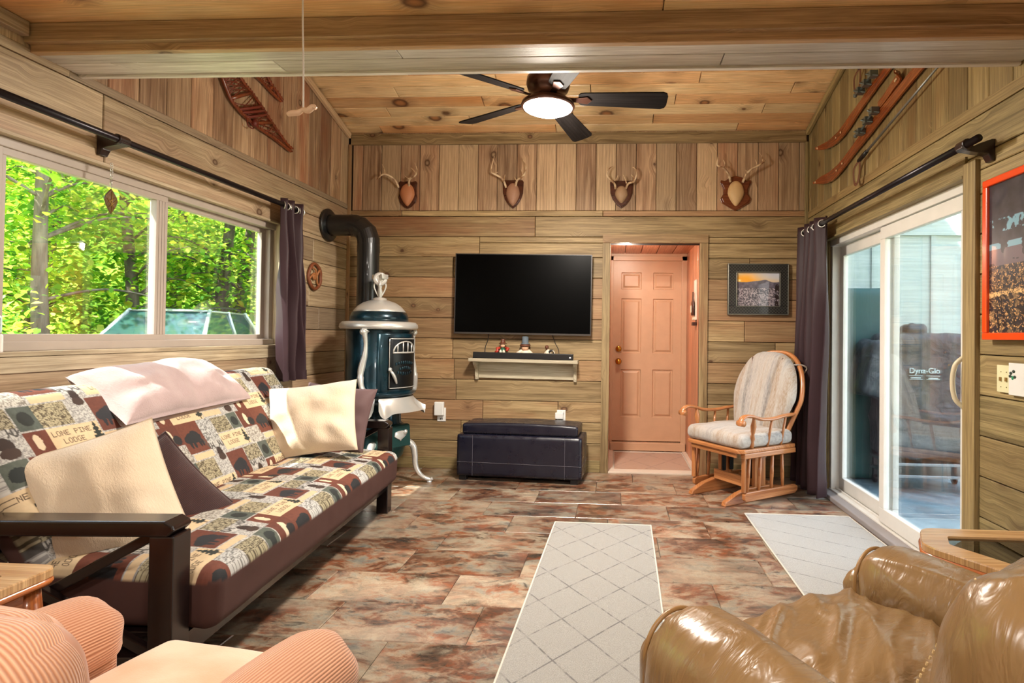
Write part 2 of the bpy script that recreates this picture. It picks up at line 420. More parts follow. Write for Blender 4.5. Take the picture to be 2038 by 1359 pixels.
for i in range(5):
    for j in range(7):
        a, b, c, d = us[i], us[i+1], vs_[j], vs_[j+1]
        if not inpan(i, j):
            mb.af([mb.av((a, 0, c)), mb.av((b, 0, c)), mb.av((b, 0, d)), mb.av((a, 0, d))])
        else:
            rings = []
            for k_, dy in ((0, 0), (.007, .014), (.018, .014), (.036, .002), (.04, .002)):
                rings.append([mb.av((a+k_, dy, c+k_)), mb.av((b-k_, dy, c+k_)), mb.av((b-k_, dy, d-k_)), mb.av((a+k_, dy, d-k_))])
            for q in range(4):
                for e in range(4): mb.af([rings[q][e], rings[q][(e+1) % 4], rings[q+1][(e+1) % 4], rings[q+1][e]])
            mb.af(rings[-1])
mb.box((-W_/2, .018, 0), (W_/2, .05, H_)); mb.build('door_leaf', mat_door, door)
mb = MB(); RX = Matrix.Rotation(PI/2, 4, 'X')
mb.lathe([(.033, 0), (.033, .006), (.012, .012), (.011, .03), (.024, .04), (.029, .055), (.024, .068), (0.001, .072)], 24, TR(-.29, 0, .815) @ RX); tag(mb.build('door_knob', mat_brass, door, smooth=True), 'brass round knob')
mb = MB(); mb.lathe([(.031, 0), (.031, .012), (.022, .02), (.001, .022)], 24, TR(-.29, 0, .945) @ RX); mb.box((-.294, -.034, .932), (-.286, -.018, .958)); tag(mb.build('deadbolt', mat_brass, door, smooth=True), 'brass deadbolt')

# ------------------------------------------------------------------ left wall with the window
WIN = (1.22, 3.88, 1.07, 1.95)
mb = MB(); FL = lambda a, b, w_: (WL-.018+w_, a, b)
zz = 2.272; k = 0; JL = {0: [2.47, .8], 1: [2.48, 1.0], 2: [1.2, 4.3], 3: [4.1], 4: [1.0, 4.25], 5: [4.4], 6: [4.0, 1.1], 7: [2.81, 4.2], 8: [1.5, 3.9], 9: [2.9, 4.35], 10: [2.2], 11: [3.6, 1.4], 12: [2.4]}
while zz > .02:
    z0 = zz-.179; boards(mb, FL, rowrects(-.6, WD, max(z0, 0), zz, JL.get(k, [])), [WIN]); zz = z0; k += 1
mb.m = 1; yy = -.6
while yy < WD:
    boards(mb, FL, [(yy, min(yy+.172, WD), 2.312, 4.5)], th=.014); yy += .172
mb.m = 2
for a, b, c, d in ((-.6, WIN[0], -.1, 4.5), (WIN[1], WD+.1, -.1, 4.5), (WIN[0], WIN[1], -.1, WIN[2]), (WIN[0], WIN[1], WIN[3], 4.5)): mb.box((WL-.12, a, c), (WL-.018, b, d))
mb.m = 0; mb.box((WL-.01, -.6, 2.272), (WL+.004, 2.3, 2.312)); mb.box((WL-.01, 2.301, 2.272), (WL+.004, WD-.027, 2.312))
wall_left = st(mb.build('wall_left', [mat_wallL, mat_gable, mat_dark]))
# sloped corner trims
for nm, x0, x1, m_ in (('trim_6', WL, WL+.028, mat_gable), ('trim_7', WR-.028, WR, mat_wallR)):
    mb = MB(); L_ = 2.6; an = math.atan(.28)
    mb.box((x0, -L_, -.05), (x1, 0, 0), TR(0, WD-.021, ZC(WD-.02)-.018, -an)); st(mb.build(nm, m_, bevel=.004))
# window jamb liner, apron
mb = MB()
XO = WL-.1
mb.box((XO, WIN[0], WIN[3]-.012), (WL+.006, WIN[1], WIN[3]+.004)); mb.box((XO, WIN[1]-.014, WIN[2]), (WL+.006, WIN[1]+.004, WIN[3]-.013)); mb.box((XO, WIN[0]-.004, WIN[2]), (WL+.006, WIN[0]+.014, WIN[3]-.013)); mb.box((XO, WIN[0]-.02, WIN[2]-.004), (WL+.012, WIN[1]+.006, WIN[2]+.016))
mb.box((WL-.005, 1.2, WIN[2]-.07), (WL+.009, WIN[1]+.01, WIN[2]-.006)); st(mb.build('trim_8', wood('sill_pine', (206, 190, 160), (160, 142, 112), (176, 150, 120), (180, 160, 134), kn=.2), bevel=.002))
win = st(thing('window_1', 'horizontal sliding window with almond frame above the futon', None, (WL-.08, 2.95, WIN[2]+.016)))
mb = MB(); Z0, Z1 = 0, WIN[3]-WIN[2]-.028; Y0, Y1 = 2.034-2.95, WIN[1]-.014-2.95
for b_ in (((-.05, Y0, Z0), (.045, Y1, Z0+.04)), ((-.05, Y0, Z1-.04), (.045, Y1, Z1)), ((-.05, Y0, Z0+.041), (.045, Y0+.045, Z1-.041)), ((-.05, Y1-.04, Z0+.041), (.03, Y1, Z1-.041))): mb.box(*b_)
mb.build('window_frame', mat_vinylL, win, bevel=.003)
mb = MB(); ya_, yb_ = WIN[0]+.014-2.95, Y0-.002
for b_ in (((-.05, yb_-.075, Z0), (.06, yb_, Z1)), ((-.05, ya_, Z0), (.05, ya_+.06, Z1)), ((-.05, ya_+.06, Z0), (.05, yb_-.075, Z0+.06)), ((-.05, ya_+.06, Z1-.06), (.05, yb_-.075, Z1))): mb.box(*b_)
mb.build('window_frame', plain('cream_vinyl', (226, 214, 192), .4), win, bevel=.003)
mb = MB(); mb.box((-.003, ya_+.05, Z0+.05), (.003, yb_-.07, Z1-.05)); mb.build('window_pane', mat_glass, win)
for zz_ in (.17, .62):
    mb = MB(); mb.tube(bez([(.06, yb_-.03, zz_), (.085, yb_-.035, zz_+.02), (.085, yb_-.035, zz_+.05), (.06, yb_-.03, zz_+.07)], 5), .007, 8); tag(mb.build('latch', mat_black, win, smooth=True), 'dark curved latch')
def sash(nm, xo, y0, y1, z0, z1, wl, wr):
    m_ = MB()
    for b_ in (((xo-.016, y0, z0), (xo+.016, y1, z0+.04)), ((xo-.016, y0, z1-.04), (xo+.016, y1, z1)), ((xo-.016, y0, z0+.04), (xo+.016, y0+wl, z1-.04)), ((xo-.016, y1-wr, z0+.04), (xo+.016, y1, z1-.04))): m_.box(*b_)
    for q in range(1, 4): m_.box((xo+.016, y1-wr+q*wr/4-.002, z0+.04), (xo+.019, y1-wr+q*wr/4+.002, z1-.04)) if wr > .05 else None
    o_ = m_.build(nm, mat_vinylL, win, bevel=.003)
    g = MB(); g.box((xo-.003, y0+wl-.004, z0+.036), (xo+.003, y1-wr+.004, z1-.036)); g.build('window_pane', mat_glass, o_)
sash('window_sash', .02, Y0+.03, -.04, Z0+.03, Z1-.03, .035, .075)
sash('window_sash', -.022, -.075, Y1-.035, Z0+.03, Z1-.03, .05, .045)

# ------------------------------------------------------------------ right wall with the sliding door
SD = (2.69, 4.42, -.1, 1.94)
mb = MB(); FR = lambda a, b, w_: (WR+.018-w_, a, b)
zz = 2.19; k = 0; JR = {0: [2.28], 1: [1.6], 2: [4.5], 3: [1.9], 4: [2.45], 5: [4.6], 6: [2.0], 8: [2.3]}
while zz > .02:
    z0 = zz-.179; boards(mb, FR, rowrects(-.6, WD, max(z0, 0), zz, JR.get(k, [])), [SD]); zz = z0; k += 1
mb.m = 1; yy = -.6
while yy < WD:
    boards(mb, FR, [(yy, min(yy+.15, WD), 2.245, 4.5)], th=.014); yy += .15
mb.m = 2
for a, b, c, d in ((-.6, SD[0], -.1, 4.5), (SD[1], WD+.1, -.1, 4.5), (SD[0], SD[1], SD[3], 4.5)): mb.box((WR+.018, a, c), (WR+.14, b, d))
mb.m = 0; mb.box((WR-.004, -.6, 2.19), (WR+.01, WD-.027, 2.245))
wall_right = st(mb.build('wall_right', [mat_wallR, mat_wallR, mat_dark]))
mb = MB()
mb.box((WR-.022, 2.60, 0), (WR+.012, 2.69, 1.99)); mb.box((WR-.015, 4.42, 0), (WR+.01, 4.47, 1.94)); mb.box((WR-.012, 2.69, 1.94), (WR+.008, 4.47, 2.03)); mb.box((WR-.026, 2.69, 1.925), (WR+.1, 4.43, 1.94)); mb.box((WR+.01, 4.41, .0), (WR+.1, 4.425, 1.925)); st(mb.build('trim_9', mat_wallR, bevel=.003))
mb = MB(); mb.box((WR-.05, 2.69, .0), (WR+.03, 4.42, .035)); st(mb.build('trim_10', plain('grey_threshold', (150, 142, 140), .5), bevel=.006))
mb = MB(); mb.box((WR-.012, 1.0, 0), (WR+.002, 2.598, .1)); st(mb.build('baseboard_right', mat_wallR, bevel=.004))
sl = st(thing('door_2', 'white sliding glass door to the porch', None, (WR+.07, 3.555, .0)))
mb = MB(); ya, yb = 2.70-3.555, 4.41-3.555
for b_ in (((-.05, ya, 0), (.06, yb, .045)), ((-.05, ya, 1.88), (.06, yb, 1.93)), ((-.05, ya, .045), (.06, ya+.03, 1.88)), ((-.045, yb-.035, .045), (.06, yb, 1.88)), ((-.012, ya+.03, .045), (-.004, yb-.035, .06)), ((.03, ya+.03, .045), (.036, yb-.035, .06))): mb.box(*b_)
mb.build('door_frame', mat_vinyl, sl, bevel=.003)
def dpan(xo, y0, y1, handle=False):
    m_ = MB()
    for b_ in (((xo-.018, y0, .05), (xo+.018, y1, .14)), ((xo-.018, y0, 1.80), (xo+.018, y1, 1.875)), ((xo-.018, y0, .14), (xo+.018, y0+.06, 1.80)), ((xo-.018, y1-.06, .14), (xo+.018, y1, 1.80))): m_.box(*b_)
    o_ = m_.build('sliding_panel', mat_vinyl, sl, bevel=.004)
    g = MB(); g.box((xo-.004, y0+.055, .135), (xo+.004, y1-.055, 1.805)); g.build('door_pane', mat_glass, o_)
    if handle:
        h = MB(); h.tube(bez([(xo-.018, y0+.03, .86), (xo-.05, y0+.045, .90), (xo-.06, y0+.05, .98), (xo-.05, y0+.045, 1.06), (xo-.018, y0+.03, 1.10)], 6), .011, 8); tag(h.build('door_handle', plain('cream_plastic', (214, 200, 168), .4), o_, smooth=True), 'cream curved pull handle')
dpan(-.022, ya+.03, .06, True); dpan(.03, -.01, yb-.035)

# ------------------------------------------------------------------ ceilings and beam
mb = MB(); an = math.atan(.28); sl_ = math.sqrt(1+.28**2)
def FC(a, b, w_):
    y = WD+.03-b/sl_
    return (a, y-w_*.27, ZC(y)-w_+.018)
b_ = 0; k = 0
while b_ < 2.75:
    js = [WL+.3+((k*.83) % 1.5)+i*1.55 for i in range(4)]
    boards(mb, FC, rowrects(WL, WR, b_, b_+.1215, js), gap=.005); b_ += .1215; k += 1
mb.m = 1; mb.box((WL-.1, 0, 0), (WR+.1, 2.9, .1), Matrix.Translation((0, WD+.05, ZC(WD+.05)+.018)) @ Matrix.Rotation(-an, 4, 'X') @ Matrix.Scale(-1, 4, (0, 1, 0)))
st(mb.build('ceiling', [mat_ceil, mat_dark]))
mb = MB(); yy = 2.13
while yy > -.6:
    boards(mb, lambda a, b, w_: (a, b, 2.423-w_), rowrects(WL, WR, max(yy-.24, -.6), yy, [WL+1.0+((yy*7.3) % 2)]), gap=.003); yy -= .24
mb.m = 1; mb.box((WL-.1, -.6, 2.424), (WR+.1, 2.3, 2.5)); st(mb.build('ceiling_front', [mat_ceil, mat_dark]))
beam = st(thing('trim_11', None, None, (-.38, 2.24, 2.297)))
X0, X1 = WL+.38+.002, WR+.38-.002
mb = MB()
mb.box((X0, -.13, .03), (X1, -.1, .107)); mb.box((X0, -.105, .0), (X1, -.075, .034)); mb.m = 1; mb.box((X0, -.075, .004), (X0+1.5, .0, .02)); mb.box((X0+1.503, -.075, .004), (X1, .0, .02)); mb.box((X0, .002, .004), (X0+.95, .10, .02)); mb.box((X0+.953, .002, .004), (X0+2.8, .10, .02)); mb.box((X0+2.803, .002, .004), (X1, .10, .02)); mb.box((X0, .10, -.006), (X1, .125, .08)); mb.box((X0, -.1, .021), (X1, .1, .12))
mb.build('beam', [mat_beam, wood('window_lit_soffit_pine', (238, 234, 226), (202, 194, 182), (212, 200, 182), (220, 212, 198), kn=.3, rough=.4, coat=.3)], beam, bevel=.003)  # paler soffit boards: window light from below put into their colour
mb = MB(); mb.box((WL-.05, 2.33, 2.38), (WR+.05, 2.362, 3.85)); st(mb.build('wall_header', mat_gable))
mb = MB(); mb.box((WL, 1.0, 2.345), (WL+.035, 2.105, 2.404)); st(mb.build('trim_12', mat_wallL, bevel=.004))
# ------------------------------------------------------------------ helpers for soft shapes and painted cloth
_rs = np.random.RandomState(5); _H = _rs.rand(64, 64, 64)
def vnoise(P, s):
    Q = np.asarray(P, float)*s; I = np.floor(Q).astype(int); F = Q-I; F = F*F*(3-2*F); o = 0
    for a in (0, 1):
        for b in (0, 1):
            for c in (0, 1):
                wt = (F[:, 0] if a else 1-F[:, 0])*(F[:, 1] if b else 1-F[:, 1])*(F[:, 2] if c else 1-F[:, 2])
                o = o+wt*_H[(I[:, 0]+a) % 64, (I[:, 1]+b) % 64, (I[:, 2]+c) % 64]
    return o
def nimg(h, w_, s, seed=0):
    yy_, xx_ = np.mgrid[0:h, 0:w_]; P = np.stack([xx_.ravel()+seed*7.3, yy_.ravel()+seed*3.1, np.full(h*w_, seed*1.7)], 1)
    return (vnoise(P, s)*.55+vnoise(P, s*2.1)*.3+vnoise(P, s*4.3)*.15).reshape(h, w_)

def rbox(name, size, r, step, mat, parent=None, disp=None, T=None, color=None, smooth=True):
    """rounded box with fine grid; disp(P,N)->offset along N; color(P,N)->rgb per vertex"""
    hx, hy, hz = [s/2 for s in size]; H = (hx, hy, hz)
    steps = step if isinstance(step, (tuple, list)) else (step,)*3
    ax = [np.linspace(-h, h, max(4, int(round(2*h/s_)))+1) for h, s_ in zip(H, steps)]
    Vs, Fs = [], []; base = 0
    for a in range(3):
        o = [i for i in range(3) if i != a]
        for sg in (-1, 1):
            A, B = np.meshgrid(ax[o[0]], ax[o[1]], indexing='ij'); n0, n1 = A.shape
            P = np.zeros((n0*n1, 3)); P[:, o[0]] = A.ravel(); P[:, o[1]] = B.ravel(); P[:, a] = sg*H[a]
            i, j = np.meshgrid(np.arange(n0-1), np.arange(n1-1), indexing='ij'); k = (i*n1+j).ravel()
            q = np.stack([k, k+n1, k+n1+1, k+1], 1)
            if (sg > 0) != (a != 1): q = q[:, ::-1]
            Vs.append(P); Fs.append(q+base); base += len(P)
    P = np.concatenate(Vs); F = np.concatenate(Fs)
    key = np.round(P*1e5).astype(np.int64); _, idx, inv = np.unique(key, axis=0, return_index=True, return_inverse=True)
    inv = inv.ravel(); P = P[idx]; F = inv[F]
    Hh = np.array(H); inner = np.clip(P, -(Hh-r), Hh-r); d = P-inner; L = np.linalg.norm(d, axis=1, keepdims=True); N = d/np.maximum(L, 1e-9)
    Q = inner+N*r
    if disp is not None: Q = Q+N*disp(P, N)[:, None]
    colr = color(P, N) if color is not None else None
    if T is not None:
        m_ = np.array(T); Q = Q @ m_[:3, :3].T+m_[:3, 3]
    me = bpy.data.meshes.new(name); me.from_pydata(Q.tolist(), [], F.tolist()); me.materials.append(mat)
    me.polygons.foreach_set('use_smooth', [True]*len(F))
    uvl = me.uv_layers.new(name='UVMap'); dom = P[:, :2].copy(); li = F.ravel(); uvl.data.foreach_set('uv', dom[li].astype(np.float32).ravel())
    if colr is not None:
        at = me.attributes.new('pc', 'FLOAT_COLOR', 'POINT'); at.data.foreach_set('color', np.concatenate([colr, np.ones((len(Q), 1))], 1).astype(np.float32).ravel())
    me.update(); o_ = bpy.data.objects.new(name, me); COL.objects.link(o_)
    if parent is not None: o_.parent = parent
    return o_

def painted(name, rough=.8, bscale=900, bstr=.25, sheen=0., coat=0., spec=.3):
    m = NT(name); a = m.n('Attribute', attribute_name='pc').outputs['Color']
    m.set(col=a, rough=rough, sheen=sheen, coat=coat, spec=spec)
    if bstr: m.bump(m.noise(m.obj(), bscale, 2), bstr, .002)
    return m.m
def linarr(img): return np.where(img <= .04045, img/12.92, ((img+.055)/1.055)**2.4)

FONT = {'L': '10000 10000 10000 10000 10000 10000 11111', 'O': '01110 10001 10001 10001 10001 10001 01110', 'N': '10001 11001 10101 10101 10011 10001 10001',
        'E': '11111 10000 10000 11110 10000 10000 11111', 'P': '11110 10001 10001 11110 10000 10000 10000', 'I': '11111 00100 00100 00100 00100 00100 11111',
        'D': '11110 10001 10001 10001 10001 10001 11110', 'G': '01111 10000 10000 10011 10001 10001 01110', ' ': '00000 00000 00000 00000 00000 00000 00000'}
def lodge_cloth():
    """repeat of the patchwork print: cards with pine trees and LONE PINE LODGE, bears on rust, antlers, sketches"""
    Hh, Ww = 130, 190; im = np.ones((Hh, Ww, 3))*np.array([196, 190, 180])/255.
    n1 = nimg(Hh, Ww, .12, 3); n2 = nimg(Hh, Ww, .35, 9); yy, xx = np.mgrid[0:Hh, 0:Ww]
    def rect(x0, y0, x1, y1, c, var=.12):
        im[y0:y1, x0:x1] = np.array(c)/255.*(1-var+2*var*n2[y0:y1, x0:x1, None])
    def ell(cx, cy, rx, ry, c, rag=.25):
        m_ = ((xx-cx)/rx)**2+((yy-cy)/ry)**2 < 1-rag+2*rag*n2; im[m_] = np.array(c)/255.
    def bear(x, y, s=1., c=(40, 40, 42)):
        ell(x, y, 15*s, 9*s, c); ell(x-13*s, y+2*s, 7*s, 6*s, c); ell(x+3*s, y-5*s, 9*s, 6*s, c)
        for q in (-11, -4, 7, 12): ell(x+q*s, y+10*s, 2.6*s, 7*s, c)
    def pine(x, y, s=1.):
        for k in range(13):
            w_ = int((1.2+k*.62)*s*(1 if k % 3 else .6)); im[int(y-14*s+k*2*s):int(y-12*s+k*2*s), x-w_:x+w_+1] = np.array((50, 54, 48))/255.
        im[int(y+12*s):int(y+17*s), x:x+2] = np.array((60, 45, 35))/255.
    def text(s, x, y, c=(74, 54, 44)):
        for ch in s:
            for r_, row in enumerate(FONT[ch].split()):
                for q, b_ in enumerate(row):
                    if b_ == '1' and 0 <= y+r_ < Hh and 0 <= x+q < Ww: im[y+r_, x+q] = np.array(c)/255.
            x += 6
    def sketch(x0, y0, x1, y1, c, d):
        rect(x0, y0, x1, y1, c); sub = (n1[y0:y1, x0:x1]*9 % 1 < .28) | (((yy[y0:y1, x0:x1]*.8+xx[y0:y1, x0:x1]*.35+n1[y0:y1, x0:x1]*20) % 7) < 1.5); blk = im[y0:y1, x0:x1]; blk[sub] = np.array(d)/255.
    def antler(cx, cy, s=1.):
        ell(cx, cy+6*s, 6*s, 9*s, (58, 44, 38)); ell(cx, cy+15*s, 8*s, 6*s, (70, 52, 44))
        for sg in (-1, 1):
            for k in range(24):
                x = int(cx+sg*(4+k*.8)*s); y = int(cy-k*.5*s-4*math.sin(k*.35)*s)
                if 0 <= x < Ww-1 and 0 <= y < Hh-1: im[y:y+2, x:x+2] = np.array((84, 80, 76))/255.
                if k % 6 == 3: im[max(0, y-7):y, x:x+2] = np.array((84, 80, 76))/255.
    sketch(0, 0, Ww, Hh, (198, 194, 186), (150, 146, 142))
    rect(0, 0, 46, 52, (112, 62, 46)); bear(24, 26, 1.05)
    sketch(46, 0, 78, 40, (196, 194, 188), (120, 118, 114)); antler(62, 54, 1.)
    sketch(80, 2, 122, 30, (168, 158, 128), (86, 76, 58)); rect(80, 32, 150, 62, (226, 198, 158), .04); text('LONE PINE', 83, 37); text('LODGE', 92, 48); pine(143, 46, .95)
    rect(124, 0, 150, 30, (92, 98, 88)); ell(137, 16, 9, 9, (44, 48, 46)); rect(152, 0, 190, 34, (104, 56, 42)); ell(170, 18, 5, 12, (226, 206, 176)); ell(180, 24, 8, 8, (44, 40, 40))
    sketch(152, 36, 190, 64, (204, 198, 186), (134, 126, 116))
    rect(4, 54, 48, 64, (222, 192, 152), .04); sketch(0, 66, 42, 98, (176, 164, 132), (92, 80, 62)); rect(0, 100, 70, 130, (224, 196, 156), .04); text('LONE PINE', 4, 105); text('LODGE', 14, 116); pine(63, 114, .95)
    rect(72, 66, 118, 116, (108, 60, 46)); bear(94, 92, 1.05, (42, 42, 46)); rect(72, 118, 118, 128, (216, 188, 150), .05)
    sketch(120, 66, 160, 92, (172, 162, 134), (88, 78, 60)); antler(140, 104, 1.1); rect(162, 66, 190, 98, (86, 92, 84)); ell(176, 82, 9, 10, (46, 48, 44)); rect(162, 100, 190, 130, (112, 60, 44)); ell(174, 114, 5, 11, (224, 204, 172))
    return linarr(np.clip(im, 0, 1))*.74
CLOTH = lodge_cloth()
def cloth_at(u, v, px=.003):
    i = (np.floor(v/px).astype(int)) % CLOTH.shape[0]; j = (np.floor(u/px).astype(int)) % CLOTH.shape[1]
    return CLOTH[i, j]
BROWN = np.array([lin(70), lin(44), lin(38)]); SUEDE_SUNLIT = np.array([lin(186), lin(150), lin(140)])  # second tone: brown suede with sunlight put into its colour, for the back's top

# ------------------------------------------------------------------ futon
mat_espresso = NT('espresso_wood')
_g = mat_espresso.noise(mat_espresso.vmul(mat_espresso.uv(), (2, 40, 1)), 1., 5)
mat_espresso.set(col=mat_espresso.ramp(_g, [(.3, C(14, 8, 8)), (.7, C(30, 18, 16))]), rough=.22, coat=.3, coatr=.2); mat_espresso = mat_espresso.m
mat_lodge = painted('lodge_print', .75, 1200, .3)
fut = thing('futon', 'futon with espresso X-arms and a bear, pine and antler patchwork cover under the window', 'futon', (-1.32, 1.63, 0), .0746)
FL_ = 2.065
def futon_arm(y0, y1, nm):
    mb = MB(); ym = (y0+y1)/2
    pr = [(-.80, .555), (-.07, .555), (-.02, .555), (0, .575), (-.006, .588), (-.03, .602), (-.80, .602)]
    mb.prism(pr, y0, y1, Matrix(((1, 0, 0, 0), (0, 0, 1, 0), (0, 1, 0, 0), (0, 0, 0, 1))))
    a = mb.build(nm, mat_espresso, fut, bevel=.006, seg=3)
    def sub(n_, b_, T=None, tp=None):
        m_ = MB(); m_.box(*b_, T=T, taper=tp); m_.build(n_, mat_espresso, a, bevel=.004)
    sub('arm_post', ((-.075, y0+.002, 0), (-.002, y1-.002, .556))); sub('arm_post', ((-.80, y0+.002, 0), (-.73, y1-.002, .556)))
    sub('arm_rail', ((-.729, y0+.012, .13), (-.076, y1-.012, .19)))
    L_ = math.hypot(.655, .366); an = math.atan2(.366, .655)
    sub('arm_slat', ((-L_/2, -.012, -.016), (L_/2, .012, .016)), TR(-.4025, ym-.0125, .373, 0, an, 0)); sub('arm_slat', ((-L_/2, -.012, -.016), (L_/2, .012, .016)), TR(-.4025, ym+.0125, .373, 0, -an, 0))
futon_arm(0, .085, 'arm'); futon_arm(1.98, FL_, 'arm')
mb = MB(); mb.box((-.07, .086, .13), (-.035, 1.979, .21)); mb.box((-.78, .086, .13), (-.745, 1.979, .2)); mb.box((-.7, .1, .205), (-.02, 1.965, .222)); mb.build('seat_deck', mat_espresso, fut, bevel=.003)
mb = MB(); T_ = TR(-.715, 0, .45, 0, -math.radians(32))
for k in range(6): mb.box((-.02, .12, -.12+k*.1), (0, 1.94, -.06+k*.1), T_)
mb.build('back_slats', mat_espresso, fut, bevel=.003)
def c_seat(P, N):
    c = cloth_at(P[:, 1]+1.0, P[:, 0]+.5); up_ = (N[:, 2] > .30)
    return np.where(up_[:, None], c, BROWN[None])
def d_seat(P, N):
    t = (1-(P[:, 0]/.36)**2).clip(0)*(1-(P[:, 1]/.95)**6).clip(0)
    return np.where(N[:, 2] > .3, .022*t, 0)+.012*(vnoise(P, 5)-.5)+.004*(vnoise(P, 16)-.5)
rbox('seat_cushion', (.70, 1.885, .205), .055, (.003, .003, .012), mat_lodge, fut, d_seat, TR(-.275, 1.0325, .33, 0, math.radians(3)), c_seat)
def c_back(P, N):
    c = cloth_at(-P[:, 1]+1.31, P[:, 0]*-1+.83); up_ = (N[:, 2] > .12)
    return np.where(up_[:, None], c, np.where((N[:, 0] > .4)[:, None], SUEDE_SUNLIT[None], BROWN[None]))
def d_back(P, N):
    t = (1-(P[:, 0]/.34)**2).clip(0)
    return np.where(N[:, 2] > .3, .018*t, 0)+.014*(vnoise(P+3, 4)-.5)+.004*(vnoise(P, 15)-.5)
# local x of the cushion runs up the back, local z is its front
th_ = math.radians(32)
TB = Matrix.Translation((-.665, 1.0325, .655)) @ Matrix(((-math.sin(th_), 0, math.cos(th_), 0), (0, -1, 0, 0), (math.cos(th_), 0, math.sin(th_), 0), (0, 0, 0, 1)))
rbox('back_cushion', (.66, 1.885, .16), .07, (.003, .003, .012), mat_lodge, fut, d_back, TB, c_back)

# ------------------------------------------------------------------ pillows
def fur(name, c1, c2, rough=.9):
    m = NT(name); o = m.obj(); n1 = m.noise(o, 5, 3); n2 = m.noise(m.vmul(o, (1, 1, .35)), 160, 3, .7, .8)
    m.set(col=m.mix(n1, C(*c1), C(*c2)), rough=rough, sheen=.35, spec=.2); m.bump(n2, .5, .006); return m.m
mat_cream = fur('cream_plush', (216, 200, 176), (204, 178, 148)); mat_rose = fur('rose_taupe_plush', (188, 166, 162), (150, 126, 124))
def cord(name, c1, c2, period=.006):
    m = NT(name); o = m.uv(); sp = m.n('SeparateXYZ', {0: o}); s_ = m.math('SINE', m.math('MULTIPLY', sp.outputs[1], 2*PI/period)); f = m.mr(s_, -1, 1)
    n1 = m.noise(m.obj(), 7, 4)
    m.set(col=m.mix(m.math('MULTIPLY', f, m.math('ADD', n1, .3)), C(*c2), C(*c1)), rough=.85, sheen=.25, spec=.2); m.bump(f, .5, .003); return m.m
mat_browncord = cord('brown_corduroy', (74, 44, 40), (40, 22, 22))
def pillow(name, W, H, T_, mat, M, label, group=None, seed=0, pinch=.07, n=56, piping=None, wr=.012, edge=.5):
    """plump pillow: faces lie in local XZ, front towards -Y; origin at its middle"""
    t = thing(name, label, 'pillow', M.to_translation(), rot=M.to_euler(), group=group)
    def pt(u, v, s):
        x = W/2*u*(1-pinch*(1-v*v)); z = H/2*v*(1-pinch*(1-u*u))
        k = max(0., (1-abs(u)**3.2)*(1-abs(v)**3.2))**edge
        q = Vector((x*4+seed, z*4, s*2.)); wq = mnoise.noise(q)*wr*1.6+mnoise.noise(q*2.7)*wr*.7
        rad = min(1., math.hypot(u, v)); ang = math.atan2(v, u)
        wq += .5*wr*math.sin(ang*9+seed)*max(0, rad-.45)*(1-max(abs(u), abs(v))**6)
        return (x, s*(T_/2*k+wq*k**.5), z)
    mb = MB()
    for s in (-1, 1): mb.grid(lambda a, b: pt(2*a-1, 2*b-1, s), n, n, su=W, sv=H)
    o = mb.build('pillow_cover', mat, t, smooth=True)
    w_ = o.modifiers.new('weld', 'WELD'); w_.merge_threshold = .0008
    if piping:
        e = []; q = 20
        for u, v in [(-1+2*i/q, -1) for i in range(q)]+[(1, -1+2*i/q) for i in range(q)]+[(1-2*i/q, 1) for i in range(q)]+[(-1, 1-2*i/q) for i in range(q)]: e.append(pt(u, v, 0))
        m2 = MB(); m2.tube(e, .005, 6, closed=True); m2.build('piping', piping, t, smooth=True)
    return t
# front axis -Y: yaw then lean back then roll in its own plane
def pose(x, y, z, yaw_, lean, roll_): return Matrix.Translation((x, y, z)) @ Matrix.Rotation(yaw_, 4, 'Z') @ Matrix.Rotation(lean, 4, 'X') @ Matrix.Rotation(roll_, 4, 'Y')
R_ = math.radians
pillow('throw_pillow', .45, .49, .25, mat_cream, pose(-1.80, 1.88, .56, R_(40), R_(-14), R_(-17)), 'big cream plush pillow leaning on the near arm of the futon', seed=1, pinch=.05, wr=.034, edge=.62)
pillow('throw_pillow', .44, .44, .16, mat_browncord, pose(-1.79, 2.10, .475, R_(52), R_(-20), R_(-34)), 'dark brown corduroy pillow with piping behind the near cream pillow', seed=4, piping=mat_browncord)
pillow('throw_pillow', .50, .44, .18, mat_cream, pose(-1.78, 3.24, .665, R_(12), R_(-24), R_(-7)), 'cream plush pillow at the far end of the futon', seed=7, pinch=.06, wr=.03, edge=.6)
pillow('throw_pillow', .44, .42, .14, plain('brown_velvet', (84, 54, 52), .7, sheen=.4), pose(-1.76, 3.47, .64, R_(8), R_(-20), R_(6)), 'dark brown pillow tucked behind the far cream pillow', seed=9)
pillow('body_pillow', .90, .31, .20, mat_rose, Matrix.Translation((-2.12, 2.60, .895)) @ Matrix.Rotation(R_(94), 4, 'Z') @ Matrix.Rotation(R_(-52), 4, 'X') @ Matrix.Rotation(R_(-1), 4, 'Y'), 'long rose-taupe plush pillow lying along the top of the futon back', seed=12, pinch=.03, wr=.024, n=70)

